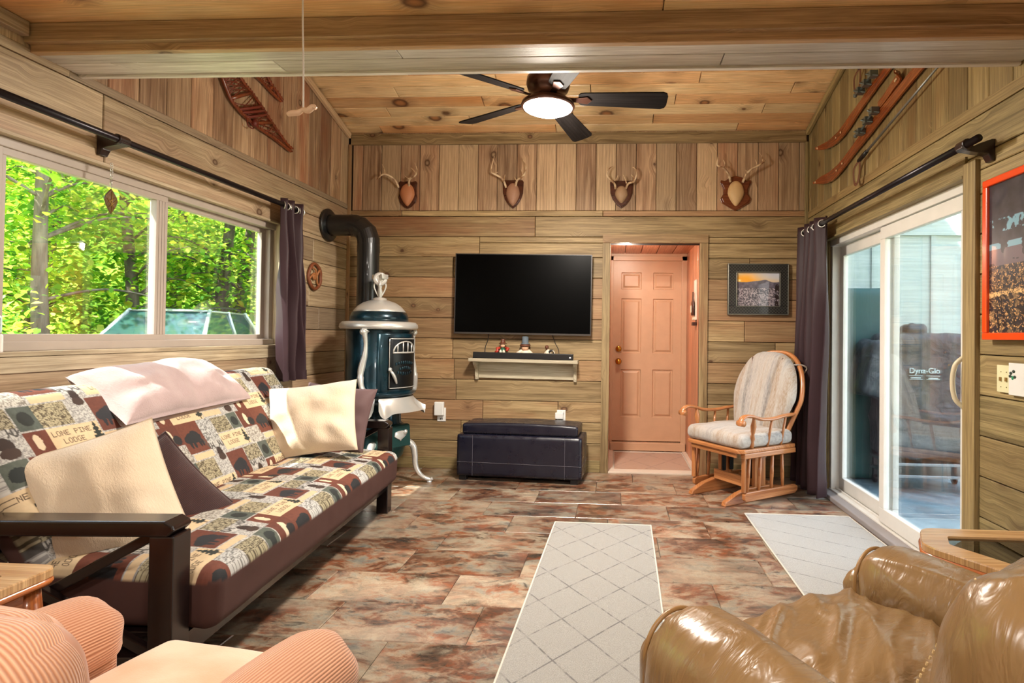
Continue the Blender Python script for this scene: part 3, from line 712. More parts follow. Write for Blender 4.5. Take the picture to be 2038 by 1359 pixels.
# ------------------------------------------------------------------ antique stove
mat_enamel = NT('blue_black_stove_iron'); _o = mat_enamel.obj()
mat_enamel.set(col=mat_enamel.mix(mat_enamel.mr(mat_enamel.noise(_o, 7, 5), .35, .65), C(14, 32, 40), C(28, 62, 74)), rough=.26, metal=.55, coat=.2); mat_enamel.bump(mat_enamel.noise(_o, 40, 4), .08, .003); mat_enamel = mat_enamel.m
mat_green = plain('green_black_stove_iron', (38, 74, 70), .3, .5, bump=.1)
mat_silver = plain('nickel_silver', (212, 210, 204), .28, .55, bump=.12, bscale=45)
stove = thing('parlor_stove', 'antique blue-black potbelly stove with nickel dome and skirt in the corner', 'stove', (-1.85, 4.32, 0), R_(-26))
mb = MB(); mb.lathe([(.20, .70), (.275, .705), (.285, .72), (.25, .74), (.243, .76), (.243, 1.235), (.2, 1.24)], 64); mb.build('stove_body', mat_enamel, stove, smooth=True, bevel=.003)
mb = MB(); mb.lathe([(.24, 1.205), (.283, 1.205), (.293, 1.222), (.289, 1.245), (.272, 1.262), (.24, 1.266), (.21, 1.266)], 64); mb.build('top_ring', mat_silver, stove, smooth=True)
mb = MB(); mb.lathe([(.218, 1.262), (.218, 1.30), (.205, 1.335), (.19, 1.345)], 64); mb.build('upper_band', mat_enamel, stove, smooth=True)
mb = MB(); mb.lathe([(.192, 1.338), (.196, 1.346), (.185, 1.36), (.16, 1.388), (.12, 1.415), (.07, 1.432), (.05, 1.437), (.052, 1.447), (.03, 1.456), (.0005, 1.458)], 64)
dome = mb.build('dome_lid', mat_silver, stove, smooth=True)
mb = MB()
for a in range(4):
    c_, s_ = math.cos(a*PI/2+.8), math.sin(a*PI/2+.8); mb.tube(bez([(0.004*c_, .004*s_, 1.455), (.03*c_, .03*s_, 1.50), (.044*c_, .044*s_, 1.545), (.034*c_, .034*s_, 1.585)], 5), .0065, 8)
mb.lathe([(.012, 1.457), (.02, 1.50), (.012, 1.53), (.022, 1.56), (.03, 1.572), (.0005, 1.574)], 20)
MF = Matrix.Translation((0, 0, 1.60)) @ Matrix.Rotation(R_(-41), 4, 'Z') @ Matrix.Rotation(PI/2, 4, 'Y')
mb.lathe([(.028, -.03), (.05, -.026), (.054, -.012), (.054, .012), (.05, .026), (.028, .03), (.026, .024), (.0005, .034)], 28, MF); mb.lathe([(.0005, -.031), (.028, -.029)], 28, MF, cap=False)
mb.box((-.058, -.03, 1.60), (-.03, .03, 1.635)); mb.box((.03, -.03, 1.60), (.058, .03, 1.635)); mb.build('finial', mat_silver, dome, smooth=True, bevel=.003)
# skirt: four nickel wings with scalloped lower corners
for k in range(4):
    a0 = R_(-43+k*90+3); a1 = R_(-43+(k+1)*90-3); mb = MB()
    def wing(u, v, a0=a0, a1=a1, o_=0):
        a = a0+(a1-a0)*u; e = min(u, 1-u); drop = .035*math.exp(-((e-.09)/.07)**2)+.03*max(0, 1-e/.03)*-1
        z = lerp(.688, .585-drop, v); r_ = lerp(.262, .352, v**1.5)-o_
        if v > .9: r_ += .006
        return (r_*math.cos(a), r_*math.sin(a), z)
    mb.grid(lambda u, v: wing(u, v), 40, 10); mb.grid(lambda u, v: wing(1-u, v, o_=.006), 40, 10)
    mb.build('skirt_wing', mat_silver, stove, smooth=True)
mb = MB(); mb.lathe([(.26, .705), (.255, .69), (.19, .66), (.165, .60), (.17, .48), (.2, .46), (.2, .44), (.12, .43)], 72, fr=lambda a, z: 1+(.035*math.cos(a*28) if .47 < z < .65 else 0)); mb.build('fluted_neck', mat_enamel, stove, smooth=True)
mb = MB(); mb.lathe([(.15, .47), (.18, .465), (.185, .44), (.185, .33), (.205, .32), (.21, .30), (.205, .27), (.19, .22), (.15, .185), (.1, .175), (.0005, .174)], 56, cap=False); mb.build('ash_base', mat_green, stove, smooth=True)
# ash box with door, angled down
mb = MB(); mb.box((.12, -.115, .31), (.235, .115, .475), taper=(.9, 1)); ab = mb.build('ash_box', mat_green, stove, bevel=.012, seg=3)
mb = MB(); TA = TR(.232, 0, .39, 0, R_(-5)); mb.box((0, -.105, -.08), (.014, .105, .08), TA); mb.build('ash_door', mat_green, ab, bevel=.006)
mb = MB(); pl_ = [(-.05, .03), (-.02, .038), (.02, .038), (.05, .03), (.058, .0), (.03, -.018), (.008, -.028), (0, -.04), (-.008, -.028), (-.03, -.018), (-.058, 0)]
mb.prism(pl_, .014, .024, TA @ Matrix(((0, 0, 1, 0), (1, 0, 0, 0), (0, 1, 0, .005), (0, 0, 0, 1)))); mb.lathe([(.016, 0), (.018, .012), (.008, .02), (.0005, .022)], 16, TA @ Matrix.Translation((.02, .045, .03)) @ Matrix.Rotation(PI/2, 4, 'Y')); mb.build('ash_door_plate', mat_silver, ab, smooth=True, bevel=.003)
mb = MB(); mb.box((.1, .118, .40), (.15, .16, .42)); mb.tube([(.13, .15, .41), (.13, .19, .41), (.145, .19, .43)], .007, 8); mb.build('shaker_knob', mat_black, ab, bevel=.003)
# feed door
mb = MB(); NS = 16
def dsurf(r_, a, z): return (r_*math.cos(a), r_*math.sin(a), z)
def panel(mb, r0, r1, a0, a1, z0, z1, rcorner=0.):
    n_ = 14
    F1 = [[mb.av(dsurf(r1, a0+(a1-a0)*i/n_, z)) for i in range(n_+1)] for z in (z0, z1)]; F0 = [[mb.av(dsurf(r0, a0+(a1-a0)*i/n_, z)) for i in range(n_+1)] for z in (z0, z1)]
    for i in range(n_):
        mb.af([F1[0][i], F1[0][i+1], F1[1][i+1], F1[1][i]]); mb.af([F0[0][i], F1[0][i], F1[0][i+1], F0[0][i+1]][::-1]); mb.af([F0[1][i], F0[1][i+1], F1[1][i+1], F1[1][i]][::-1])
    for i in (0, n_): mb.af([F0[0][i], F0[1][i], F1[1][i], F1[0][i]])
panel(mb, .235, .262, R_(-44), R_(40), .735, 1.175); dsur = mb.build('door_surround', mat_enamel, stove, smooth=True, bevel=.008, seg=3)
mb = MB(); panel(mb, .255, .272, R_(-26), R_(34), .755, 1.145); fd = mb.build('feed_door', plain('black_cast_iron', (22, 24, 26), .35, .6), stove, smooth=True, bevel=.006, seg=3)
mb = MB(); e = [dsurf(.274, lerp(R_(-25), R_(33), i/16), .765) for i in range(17)]+[dsurf(.274, R_(33), 1.135)]+[dsurf(.274, lerp(R_(33), R_(-25), i/16), 1.135) for i in range(17)]+[dsurf(.274, R_(-25), .765)]
mb.tube(e, .0035, 6, closed=True); mb.build('door_rim', mat_silver, fd, smooth=True)
mb = MB(); half = []
for i in range(17):
    t = PI*i/16; half.append(dsurf(.276, R_(4)-R_(23)*math.cos(t), 1.035+.08*math.sin(t)))
mb.tube(half, .006, 8); mb.tube([dsurf(.276, lerp(R_(-20), R_(28), i/10), 1.03) for i in range(11)], .007, 8)
for q in (-12, -2, 8, 18):
    hh = .08*math.sqrt(max(0, 1-((q-4)/23)**2)); mb.tube([dsurf(.276, R_(q), 1.03), dsurf(.276, R_(q), 1.035+hh)], .005, 8)
mb.build('draft_grille', mat_silver, fd, smooth=True)
mb = MB()
for row, (zc, n_, w_) in enumerate(((.955, 9, 20), (.915, 6, 13), (.87, 7, 17))):
    for i in range(n_):
        a = R_(4+(i-(n_-1)/2)*w_*2/n_); zb = zc-.014*((i-(n_-1)/2)/n_*2)**2*(1 if row != 2 else -1)
        mb.tube(bez([dsurf(.273, a-.02, zb-.012), dsurf(.276, a-.01, zb+.012), dsurf(.276, a+.005, zb-.008), dsurf(.273, a+.02, zb+.012)], 4), .0028, 6)
mb.build('cast_relief', mat_enamel, fd, smooth=True)
mb = MB(); mb.tube(bez([dsurf(.278, R_(-24), .90), dsurf(.30, R_(-22), .88), dsurf(.30, R_(-18), .84), dsurf(.285, R_(-14), .80)], 6), [.006+.006*math.sin(PI*i/18) for i in range(19)], 10); mb.lathe([(.018, 0), (.014, .01), (.0005, .012)], 16, Matrix.Translation(dsurf(.272, R_(-24), .905)) @ Matrix.Rotation(PI/2, 4, 'Y')); mb.build('door_latch', mat_silver, fd, smooth=True)
for a in (-63, 63):
    mb = MB(); A = R_(a)
    pts = [dsurf(.262, A, 1.195), dsurf(.268, A, 1.17), dsurf(.258, A+.02, 1.10), dsurf(.257, A+.0, 1.02), dsurf(.262, A-.07, .93), dsurf(.272, A-.09, .87), dsurf(.285, A-.05, .80), dsurf(.285, A+.02, .745), dsurf(.272, A+.05, .715)]
    q = bez(pts, 6); n_ = len(q); rr = []
    for i in range(n_):
        t = i/(n_-1); rr.append(.026*(.8+.2*math.cos(t*12))*(1.25 if t < .08 else 1)*(1.3 if .65 < t < .93 else 1))
    mb.tube(q, rr, 14, flat=.9); mb.ball(dsurf(.272, A-.03, 1.185), .026, 12); mb.build('scroll_ornament', mat_silver, stove, smooth=True)
for a in (38, 128, 218, 308):
    mb = MB(); A = R_(a); c_, s_ = math.cos(A), math.sin(A)
    pts = [(.17, .33), (.225, .325), (.27, .29), (.285, .22), (.29, .15), (.31, .09), (.35, .045), (.40, .022), (.425, .03)]
    q = bez([(r_*c_, r_*s_, z) for r_, z in pts], 5); n_ = len(q); mb.tube(q, [lerp(.032, .014, (i/(n_-1))**.7) for i in range(n_)], 10)
    mb.lathe([(.02, 0), (.022, .004), (.012, .016), (.0005, .018)], 14, Matrix.Translation((.40*c_, .40*s_, 0.0))); mb.build('leg', mat_silver, stove, smooth=True)
# stovepipe
pipe = thing('stovepipe', 'black stovepipe elbow running from the stove into the left wall', 'stovepipe', (-2.03, 4.50, 1.235))
mb = MB(); zt = 2.04-1.235
mb.tube([(0, 0, 0), (0, 0, .70)], .086, 32, cap=False); mb.tube([(0, 0, .60), (0, 0, .655)], .0885, 32, cap=False); mb.build('pipe_section', mat_blackmetal, pipe, smooth=True)
mb = MB(); mb.tube([(0, 0, .67), (0, 0, .70), (-.022, 0, .765), (-.075, 0, .81), (-.12, 0, .825), (-.14, 0, .825)], .088, 32, cap=False); mb.build('elbow', mat_blackmetal, pipe, bevel=.002)
mb = MB(); mb.tube([(-.12, 0, .825), (-.35, 0, .825)], .086, 32, cap=False); mb.build('pipe_section', mat_blackmetal, pipe, smooth=True)
mb = MB(); mb.lathe([(.088, .0), (.12, .002), (.132, .01), (.135, .02), (.127, .028), (.105, .03), (.088, .035)], 40, Matrix.Translation((-.353, 0, .825)) @ Matrix.Rotation(PI/2, 4, 'Y'), cap=False); mb.build('wall_collar', mat_blackmetal, pipe, smooth=True)

# ------------------------------------------------------------------ ottoman
mat_leather = NT('black_leather'); _o = mat_leather.obj()
mat_leather.set(col=C(20, 20, 34), rough=mat_leather.mr(mat_leather.noise(_o, 12, 4), .3, .7, .22, .42), spec=.6); mat_leather.bump(mat_leather.n('TexVoronoi', {'Vector': _o, 'Scale': 260.}).outputs[0], .04, .001); mat_leather = mat_leather.m
ott = thing('storage_ottoman', 'black leather storage ottoman bench below the television', 'ottoman', (-1.27, 4.49, 0), R_(-4))
W_, D_ = 1.02, .35
rbox('ottoman_body', (W_, D_, .335), .016, .03, mat_leather, ott, None, TR(W_/2, D_/2, .2025))
dl = lambda P, N: .012*(1-(P[:, 0]/.46)**2).clip(0)*(N[:, 2] > .4)+.004*(vnoise(P, 9)-.5)
rbox('lid_cushion', (W_-.07, D_-.045, .085), .02, .012, mat_leather, ott, dl, TR(W_/2, D_/2, .412))
mb = MB()
mat_thread = plain('grey_thread', (96, 92, 100), .6)
for x in (.135, W_-.135): mb.tube([(x, -.0015, .04), (x, -.0015, .365)], .0014, 5); mb.tube([(x, .0, .372), (x, .0, .372)], .001, 4)
mb.tube([(0.004, -.0015, .15), (W_-.004, -.0015, .145)], .0014, 5); mb.tube([(W_+.0015, .004, .15), (W_+.0015, D_-.004, .15)], .0014, 5)
mb.build('stitching', mat_thread, ott)
for x, y in ((.05, .04), (W_-.06, .04), (.05, D_-.04), (W_-.06, D_-.04)):
    mb = MB(); mb.box((x-.03, y-.025, 0), (x+.03, y+.025, .037)); mb.build('foot', mat_black, ott, bevel=.003)

# ------------------------------------------------------------------ television, shelf, soundbar, figurines
tv = thing('television', 'wide black flat television on the back wall', 'television', (-.797, 4.80, 1.524), 0)
mb = MB(); TVT = Matrix.Rotation(R_(.35), 4, 'Y')
mb.box((-.591, -.012, -.345), (.591, .02, .345), TVT); mb.box((-.3, .02, -.2), (.3, .068, .2), TVT); mb.build('tv_housing', mat_black, tv, bevel=.003)
mat_scr = plain('tv_screen', (1, 1, 1), .3, spec=.06); mb = MB(); mb.box((-.583, -.0135, -.33), (.583, -.0125, .338), TVT); mb.build('tv_screen', mat_scr, tv)
mat_bez = plain('grey_bezel', (72, 66, 62), .4, .5); mb = MB(); mb.box((-.592, -.0145, -.346), (.592, -.010, -.332), TVT); mb.box((-.592, -.0145, -.332), (-.5865, -.010, .346), TVT); mb.box((.5865, -.0145, -.332), (.592, -.010, .346), TVT); mb.box((-.592, -.0145, .342), (.592, -.010, .346), TVT); mb.build('tv_bezel', mat_bez, tv)
mat_shelf = wood('whitewashed_pine', (206, 196, 170), (176, 162, 134), (190, 176, 150), (196, 184, 160), kn=.25, ring=.3)
sh = thing('wall_shelf', 'short whitewashed pine shelf on the wall under the television', 'shelf', (-.78, WD, .78), 0, rot=(0, R_(.6), 0))
mb = MB(); mb.box((-.465, -.155, .162), (.465, -.003, .190)); mb.build('shelf_board', mat_shelf, sh, bevel=.002)
for x in (-.42, .438):
    mb = MB(); mb.prism([(-.003, 0), (-.003, .16), (-.135, .16), (-.12, .135), (-.05, .09), (-.035, .02), (-.03, 0)], x-.013, x+.013, Matrix(((0, 0, 1, 0), (1, 0, 0, 0), (0, 1, 0, 0), (0, 0, 0, 1)))); mb.build('shelf_bracket', mat_shelf, sh, bevel=.002)
mb = MB(); mb.box((-.406, -.018, .015), (.424, -.003, .16)); mb.build('back_board', mat_shelf, sh, bevel=.002)
sb = thing('soundbar', 'slim black soundbar lying on the wall shelf', 'soundbar', (-.78, 4.745, .9714), rot=(0, R_(.6), 0))
mb = MB(); mb.box((-.425, -.032, 0), (.428, .02, .052)); mb.build('soundbar_body', mat_black, sb, bevel=.004, seg=3)
mb = MB(); mb.box((.395, -.034, .017), (.410, -.0315, .027)); tag(mb.build('logo', mat_white, sb), 'small white logo')
tag(st_ := MB().tube(bez([(-1.105, 4.862, 1.2), (-1.11, 4.86, 1.13), (-1.13, 4.857, 1.07), (-1.13, 4.84, 1.0)], 6), .003, 6).build('power_cord', mat_black, smooth=True), 'thin dark cord hanging left of the figurines below the television', 'cord')
tag(MB().tube(bez([(-.55, 4.862, 1.19), (-.52, 4.862, 1.11), (-.49, 4.86, 1.05), (-.485, 4.85, .975)], 6), .0025, 6).build('signal_cable', mat_black, smooth=True), 'thin dark cable hanging right of the figurines below the television', 'cord')
FM = {k: plain('figurine_'+k, c, .45) for k, c in dict(white=(232, 214, 190), red=(170, 52, 36), green=(28, 84, 58), brown=(96, 54, 34), dark=(26, 24, 24), grey=(96, 106, 114), skin=(228, 176, 140), ice=(196, 214, 222)).items()}
def figurine(name, label, x, hgt, kind):
    t = thing(name, label, 'figurine', (x, 4.822, .968), group=None); s = hgt/.15
    def P(nm, m_, f):
        mb = MB(); f(mb); mb.T = None; mb.build(nm, m_, t, smooth=True)
    if kind == 'elf':
        P('body', FM['green'], lambda m_: m_.lathe([(.001, 0), (.028, .004), (.03, .03), (.024, .06), (.015, .08), (.001, .085)], 20, Matrix.Scale(s, 4)))
        P('robe_panel', FM['white'], lambda m_: (m_.ball((-.012*s, -.022*s, .04*s), .011*s, 10, sc=(1, 1, 2.6)), m_.ball((.012*s, -.022*s, .04*s), .011*s, 10, sc=(1, 1, 2.6))))
        P('arm', FM['red'], lambda m_: m_.tube([(-.02*s, 0, .08*s), (-.042*s, -.01*s, .075*s), (-.034*s, -.02*s, .06*s), (-.05*s, -.02*s, .045*s)], .011*s, 8))
        P('arm', FM['red'], lambda m_: (m_.tube([(.02*s, 0, .08*s), (.042*s, -.01*s, .075*s), (.032*s, -.022*s, .058*s)], .011*s, 8)))
        P('head', FM['skin'], lambda m_: m_.ball((0, -.004*s, .10*s), .019*s, 12))
        P('hat', FM['brown'], lambda m_: m_.lathe([(.03, .11), (.03, .114), (.02, .118), (.014, .135), (.018, .145), (.001, .147)], 18, Matrix.Scale(s, 4)))
    if kind == 'snow':
        P('body', FM['white'], lambda m_: (m_.ball((0, 0, .03*s), .034*s, 14, sc=(1, .8, .95)), m_.ball((-.018*s, -.02*s, .012*s), .016*s, 10), m_.ball((.022*s, -.02*s, .012*s), .016*s, 10), m_.tube([(-.02*s, 0, .055*s), (-.05*s, -.01*s, .035*s)], .011*s, 8), m_.tube([(.02*s, 0, .055*s), (.048*s, -.01*s, .03*s)], .011*s, 8)))
        P('head', FM['skin'], lambda m_: m_.ball((0, -.004*s, .075*s), .024*s, 12))
        P('earflaps', FM['brown'], lambda m_: m_.lathe([(.02, .078), (.034, .082), (.036, .092), (.026, .098), (.001, .1)], 18, Matrix.Scale(s, 4)))
        P('top_hat', FM['grey'], lambda m_: m_.lathe([(.03, .096), (.03, .1), (.02, .102), (.021, .145), (.001, .147)], 20, Matrix.Scale(s, 4)))
        P('gift', FM['ice'], lambda m_: m_.box((-.072*s, -.02*s, 0), (-.05*s, .002*s, .038*s)))
    if kind == 'moose':
        P('body', FM['white'], lambda m_: (m_.ball((0, 0, .05*s), .03*s, 14, sc=(1, .7, 1.2)), m_.tube([(-.022*s, 0, .06*s), (-.036*s, -.006*s, .0)], .010*s, 8), m_.tube([(.004*s, -.015*s, .06*s), (.006*s, -.018*s, .0)], .010*s, 8)))
        P('wreath', FM['dark'], lambda m_: m_.tube([(.03*s+.022*s*math.cos(a_*PI/8), -.014*s, .05*s+.028*s*math.sin(a_*PI/8)) for a_ in range(16)], .009*s, 8, closed=True))
        P('stripe', FM['white'], lambda m_: m_.tube([(.035*s+.022*s*math.cos(a_*PI/10-1.2), -.024*s, .05*s+.028*s*math.sin(a_*PI/10-1.2)) for a_ in range(9)], .004*s, 6))
        P('head', FM['brown'], lambda m_: (m_.ball((-.012*s, -.004*s, .105*s), .017*s, 12), m_.tube([(-.012*s, 0, .08*s), (-.012*s, 0, .1*s)], .008*s, 8)))
figurine('gnome_figurine', 'small figurine in brown hat and green robe behind the soundbar, left of three', -.97, .175, 'elf')
figurine('snowman_figurine', 'seated snow figurine in a tall grey top hat, middle of three on the shelf', -.775, .20, 'snow')
figurine('animal_figurine', 'little white and black figurine with a brown head, right of three on the shelf', -.575, .15, 'moose')
# outlets
def outlet(nm, label, x, z, wd, hg, plug):
    t = thing(nm, label, 'outlet', (x, WD, z)); mb = MB(); mb.box((-wd/2, -.006, -hg/2), (wd/2, -.0005, hg/2)); mb.build('cover_plate', mat_white, t, bevel=.002)
    mb = MB(); plug(mb); mb.build('plugged_in_device', mat_white, t, bevel=.006, seg=3)
    mb = MB(); mb.box((-.012, -.0075, -.045), (-.006, -.006, -.03)); mb.box((.004, -.0075, -.045), (.01, -.006, -.03)); mb.build('socket_slots', mat_black, t)
outlet('wall_outlet', 'white outlet with a tall plug-in device between stove and ottoman', -1.512, .47, .075, .12, lambda m_: m_.box((-.055, -.045, -.005), (.025, -.007, .112)))
outlet('wall_outlet', 'white outlet with a small plug just above the ottoman', -.46, .475, .075, .11, lambda m_: (m_.box((-.05, -.04, -.02), (.02, -.007, .035)), m_.box((.0, -.03, .03), (.025, -.007, .055))))
# ------------------------------------------------------------------ ceiling fan
mat_bronze = plain('bronze_metal', (74, 46, 36), .32, .7, coat=.2)
mat_blade = wood('dark_fan_blade', (32, 28, 27), (13, 11, 11), (24, 21, 20), (27, 24, 23), kn=0, ring=.8, rough=.6, vary=.05, spec=.08)
fan = thing('ceiling_fan', 'bronze ceiling fan with five dark blades and a round frosted light', 'ceiling fan', (-.39, 3.10, 2.43))
mb = MB(); mb.lathe([(.146, .012), (.15, .02), (.146, .035), (.12, .052), (.098, .06), (.098, .095), (.112, .11), (.122, .14), (.118, .175), (.09, .205), (.05, .215)], 48); mb.build('motor_housing', mat_bronze, fan, smooth=True)
mb = MB(); mb.lathe([(.016, .21), (.016, .93)], 16); mb.lathe([(.05, .215), (.04, .235), (.03, .25), (.016, .255)], 24, cap=False); mb.lathe([(.02, .90), (.06, .915), (.07, .95), (.072, .99)], 32, cap=False); mb.build('downrod', mat_bronze, fan, smooth=True)
mat_lens = NT('lit_frosted_glass'); mat_lens.set(col=(1, .95, .88, 1), rough=.4, emis=(1., .90, .78, 1), estr=11.); mat_lens = mat_lens.m
mb = MB(); mb.lathe([(.0005, -.022), (.05, -.019), (.10, -.009), (.132, .006), (.138, .014)], 48, cap=False); mb.build('light_diffuser', mat_lens, fan, smooth=True)
for k in range(5):
    a = R_(4+72*k); TM = Matrix.Rotation(a, 4, 'Z') @ Matrix.Translation((0, 0, .065)) @ Matrix.Rotation(R_(-15), 4, 'X')
    mb = MB(); o_ = []
    w0, w1, x0, x1 = .052, .07, .17, .665
    o_ += [(x0, -w0+.02), (x0+.012, -w0+.004), (x0+.035, -w0)]; o_ += [(x1-.03, -w1), (x1-.008, -w1+.01), (x1, -w1+.035), (x1, w1-.035), (x1-.008, w1-.01), (x1-.03, w1)]; o_ += [(x0+.035, w0), (x0+.012, w0-.004), (x0, w0-.02)]
    mb.prism(o_, -.004, .004, TM); b = mb.build('blade', mat_blade, fan, bevel=.002)
    mb = MB(); mb.prism([(.09, -.02), (.15, -.016), (.22, -.03), (.245, 0), (.22, .03), (.15, .016), (.09, .02)], -.012, -.004, TM); mb.build('blade_bracket', mat_bronze, b, bevel=.003)
fl = bpy.data.lights.new('fan_lamp', 'AREA'); fl.shape = 'DISK'; fl.size = .24; fl.energy = FAN_W; fl.color = (1., .92, .82)
flo = bpy.data.objects.new('fan_lamp', fl); COL.objects.link(flo); flo.location = (-.39, 3.10, 2.405)
fl2 = bpy.data.lights.new('fan_lamp_glow', 'POINT'); fl2.energy = FAN_W*.65; fl2.color = (1., .90, .78); fl2.shadow_soft_size = .12; fo2 = bpy.data.objects.new('fan_lamp_glow', fl2); COL.objects.link(fo2); fo2.location = (-.39, 3.16, 2.20)

# attic pull with antler handle
pc = thing('pull_cord', 'white pull cord with carved antler-coloured handle hanging before the beam', 'pull cord', (-.99, 1.70, 2.402))
mb = MB(); mb.tube(bez([(0, 0, 0), (-.002, 0, -.2), (.004, 0, -.4), (.006, 0, -.525)], 6), .0028, 6); mb.build('cord', plain('white_cord', (236, 228, 220), .7), pc, smooth=True)
mb = MB(); q = bez([(-.044, 0, -.542), (-.03, 0, -.538), (-.01, 0, -.536), (.006, 0, -.528), (.022, 0, -.53), (.038, 0, -.518), (.044, 0, -.524)], 5); n_ = len(q)
mb.tube(q, [.0085*(.75+.35*abs(math.sin(i/n_*7))) for i in range(n_)], 10); mb.build('handle', plain('antler_bone', (232, 196, 164), .45), pc, smooth=True)

# ------------------------------------------------------------------ antler mounts
mat_antler = NT('antler'); _o = mat_antler.obj()
mat_antler.set(col=mat_antler.mix(mat_antler.mr(mat_antler.noise(_o, 18, 4), .4, .65), C(226, 200, 164), C(150, 108, 74)), rough=.45); mat_antler = mat_antler.m
mat_walnut = wood('walnut_plaque', (96, 50, 32), (58, 28, 18), (84, 42, 26), (92, 50, 32), kn=0, rough=.25, coat=.5)
mat_walnut2 = wood('cherry_plaque', (140, 78, 46), (98, 48, 28), (120, 62, 36), (134, 74, 44), kn=0, rough=.25, coat=.5)
shield = [(-.5, .42), (-.42, .5), (-.2, .46), (0, .5), (.2, .46), (.42, .5), (.5, .42), (.46, .25), (.46, .05), (.5, -.1), (.42, -.28), (.2, -.44), (0, -.5), (-.2, -.44), (-.42, -.28), (-.5, -.1), (-.46, .05), (-.46, .25)]
arch = [(-.5, .44), (-.44, .5), (.44, .5), (.5, .44), (.48, .05), (.38, -.18), (.2, -.38), (0, -.5), (-.2, -.38), (-.38, -.18), (-.48, .05)]
crest = [(-.36, .36), (-.3, .38), (-.2, .46), (0, .5), (.2, .46), (.3, .38), (.36, .36), (.48, .38), (.5, .30), (.40, .12), (.40, -.02), (.5, -.16), (.44, -.28), (.18, -.42), (0, -.5), (-.18, -.42), (-.44, -.28), (-.5, -.16), (-.40, -.02), (-.40, .12), (-.5, .30), (-.48, .38)]
TW = Matrix(((1, 0, 0, 0), (0, 0, -1, 0), (0, 1, 0, 0), (0, 0, 0, 1)))   # local XY -> wall XZ, extrusion toward the room (-Y)
def mount(label, x, zc, W, H, out, mat, capc, cw, ch, beams, px0, sc):
    """beams: pixel-space polylines measured on the wall, (cx,cy) px0 is the plaque middle"""
    t = thing('antler_mount', label, 'antlers', (x, WD, zc), group='antler mounts on the back wall')
    mb = MB(); P = [(a*W, b*H) for a, b in out]; mb.prism(P, .002, .012, TW); mb.prism([(a*.9, b*.91) for a, b in P], .012, .02, TW); mb.build('plaque', mat, t, bevel=.003)
    mb = MB(); zc_ = -.01*H
    def cf(u, v):
        a = 2*PI*u; r_ = v; xx = cw/2*r_*math.sin(a); zz_ = ch/2*r_*math.cos(a)
        if math.cos(a) < 0: xx *= (1-.45*(-math.cos(a))**1.2*r_)
        return (xx, -.02-.045*math.sqrt(max(0, 1-r_*r_)), zz_+zc_)
    mb.grid(cf, 32, 10, wu=True); mb.build('skull_cap', plain('cap_cover', capc, .6), t, smooth=True)
    ir = 0
    for side in beams:
        mb = MB()
        for j, (pts, r0, r1) in enumerate(side):
            q = []
            n_ = len(pts)
            for i, p in enumerate(pts):
                tt = i/(n_-1); yy = -.03-(.09 if j == 0 else .11)*math.sin(tt*PI*.8) if j == 0 else -.10+.03*tt
                q.append(((p[0]-px0[0])/sc, yy, (px0[1]-p[1])/sc))
            q = bez(q, 5); m_ = len(q); mb.tube(q, [lerp(r0, r1, (i/(m_-1))**1.4) for i in range(m_)], 8)
        mb.build('antler', mat_antler, t, smooth=True)
S6 = 4.076*228; S7 = 4.852*229
mount('antlers on a brown plaque, spreading left, nearest the stovepipe', -1.845, 2.40, .168, .245, shield, mat_walnut, (196, 128, 88), .13, .2,
      [[([(392, 385), (375, 335), (340, 308), (300, 298), (262, 318), (230, 330)], .010, .004), ([(262, 318), (258, 295), (250, 262)], .006, .002), ([(303, 297), (292, 255), (266, 203)], .006, .002)],
       [([(480, 388), (490, 350), (510, 328), (545, 320), (564, 298), (545, 270), (510, 238)], .010, .003), ([(560, 300), (560, 250), (536, 193)], .006, .002), ([(500, 330), (478, 318), (455, 298)], .005, .002)]], (462, 440), S6)
mount('tall thin antlers on a dark walnut plaque above the television', -.907, 2.402, .185, .25, arch, mat_walnut, (176, 132, 106), .12, .2,
      [[([(1262, 385), (1245, 335), (1215, 312), (1175, 295), (1158, 278), (1162, 215), (1174, 146)], .010, .003), ([(1165, 290), (1185, 283), (1202, 270)], .005, .002), ([(1256, 350), (1257, 320), (1260, 290)], .006, .002)],
       [([(1338, 388), (1355, 340), (1395, 318), (1425, 298), (1434, 250), (1420, 205), (1398, 165)], .010, .003), ([(1412, 300), (1398, 275), (1386, 245)], .005, .002), ([(1358, 345), (1345, 330), (1338, 312)], .005, .002)]], (1316, 436), S6)
mount('compact curled pale antlers on a dark walnut plaque left of the doorway top', .038, 2.40, .20, .24, arch, mat_walnut, (178, 144, 112), .11, .15,
      [[([(215, 405), (205, 368), (170, 345), (140, 318), (135, 290), (152, 240), (184, 208)], .010, .003), ([(205, 350), (225, 325), (236, 288)], .006, .002), ([(172, 345), (160, 320), (158, 300)], .005, .002)],
       [([(316, 405), (335, 368), (385, 358), (405, 320), (410, 280), (398, 240), (376, 218)], .010, .003), ([(318, 375), (305, 330), (288, 284)], .006, .002), ([(392, 345), (380, 310), (362, 284)], .006, .002)]], (272, 455), S7)
mount('wide antlers with a cream oval cap on an orange-brown crest plaque, rightmost', 1.012, 2.408, .262, .30, crest, mat_walnut2, (224, 186, 134), .14, .215,
      [[([(1320, 345), (1300, 300), (1270, 262), (1225, 235), (1180, 220), (1180, 175), (1188, 125), (1202, 95)], .011, .003), ([(1240, 240), (1255, 195), (1242, 150)], .006, .002)],
       [([(1436, 348), (1450, 300), (1480, 262), (1550, 225), (1600, 190), (1626, 160)], .011, .004), ([(1600, 190), (1598, 130), (1574, 84)], .007, .002), ([(1452, 300), (1456, 270), (1448, 244)], .006, .002), ([(1556, 222), (1545, 180), (1540, 150)], .004, .0015)]], (1374, 450), S7)

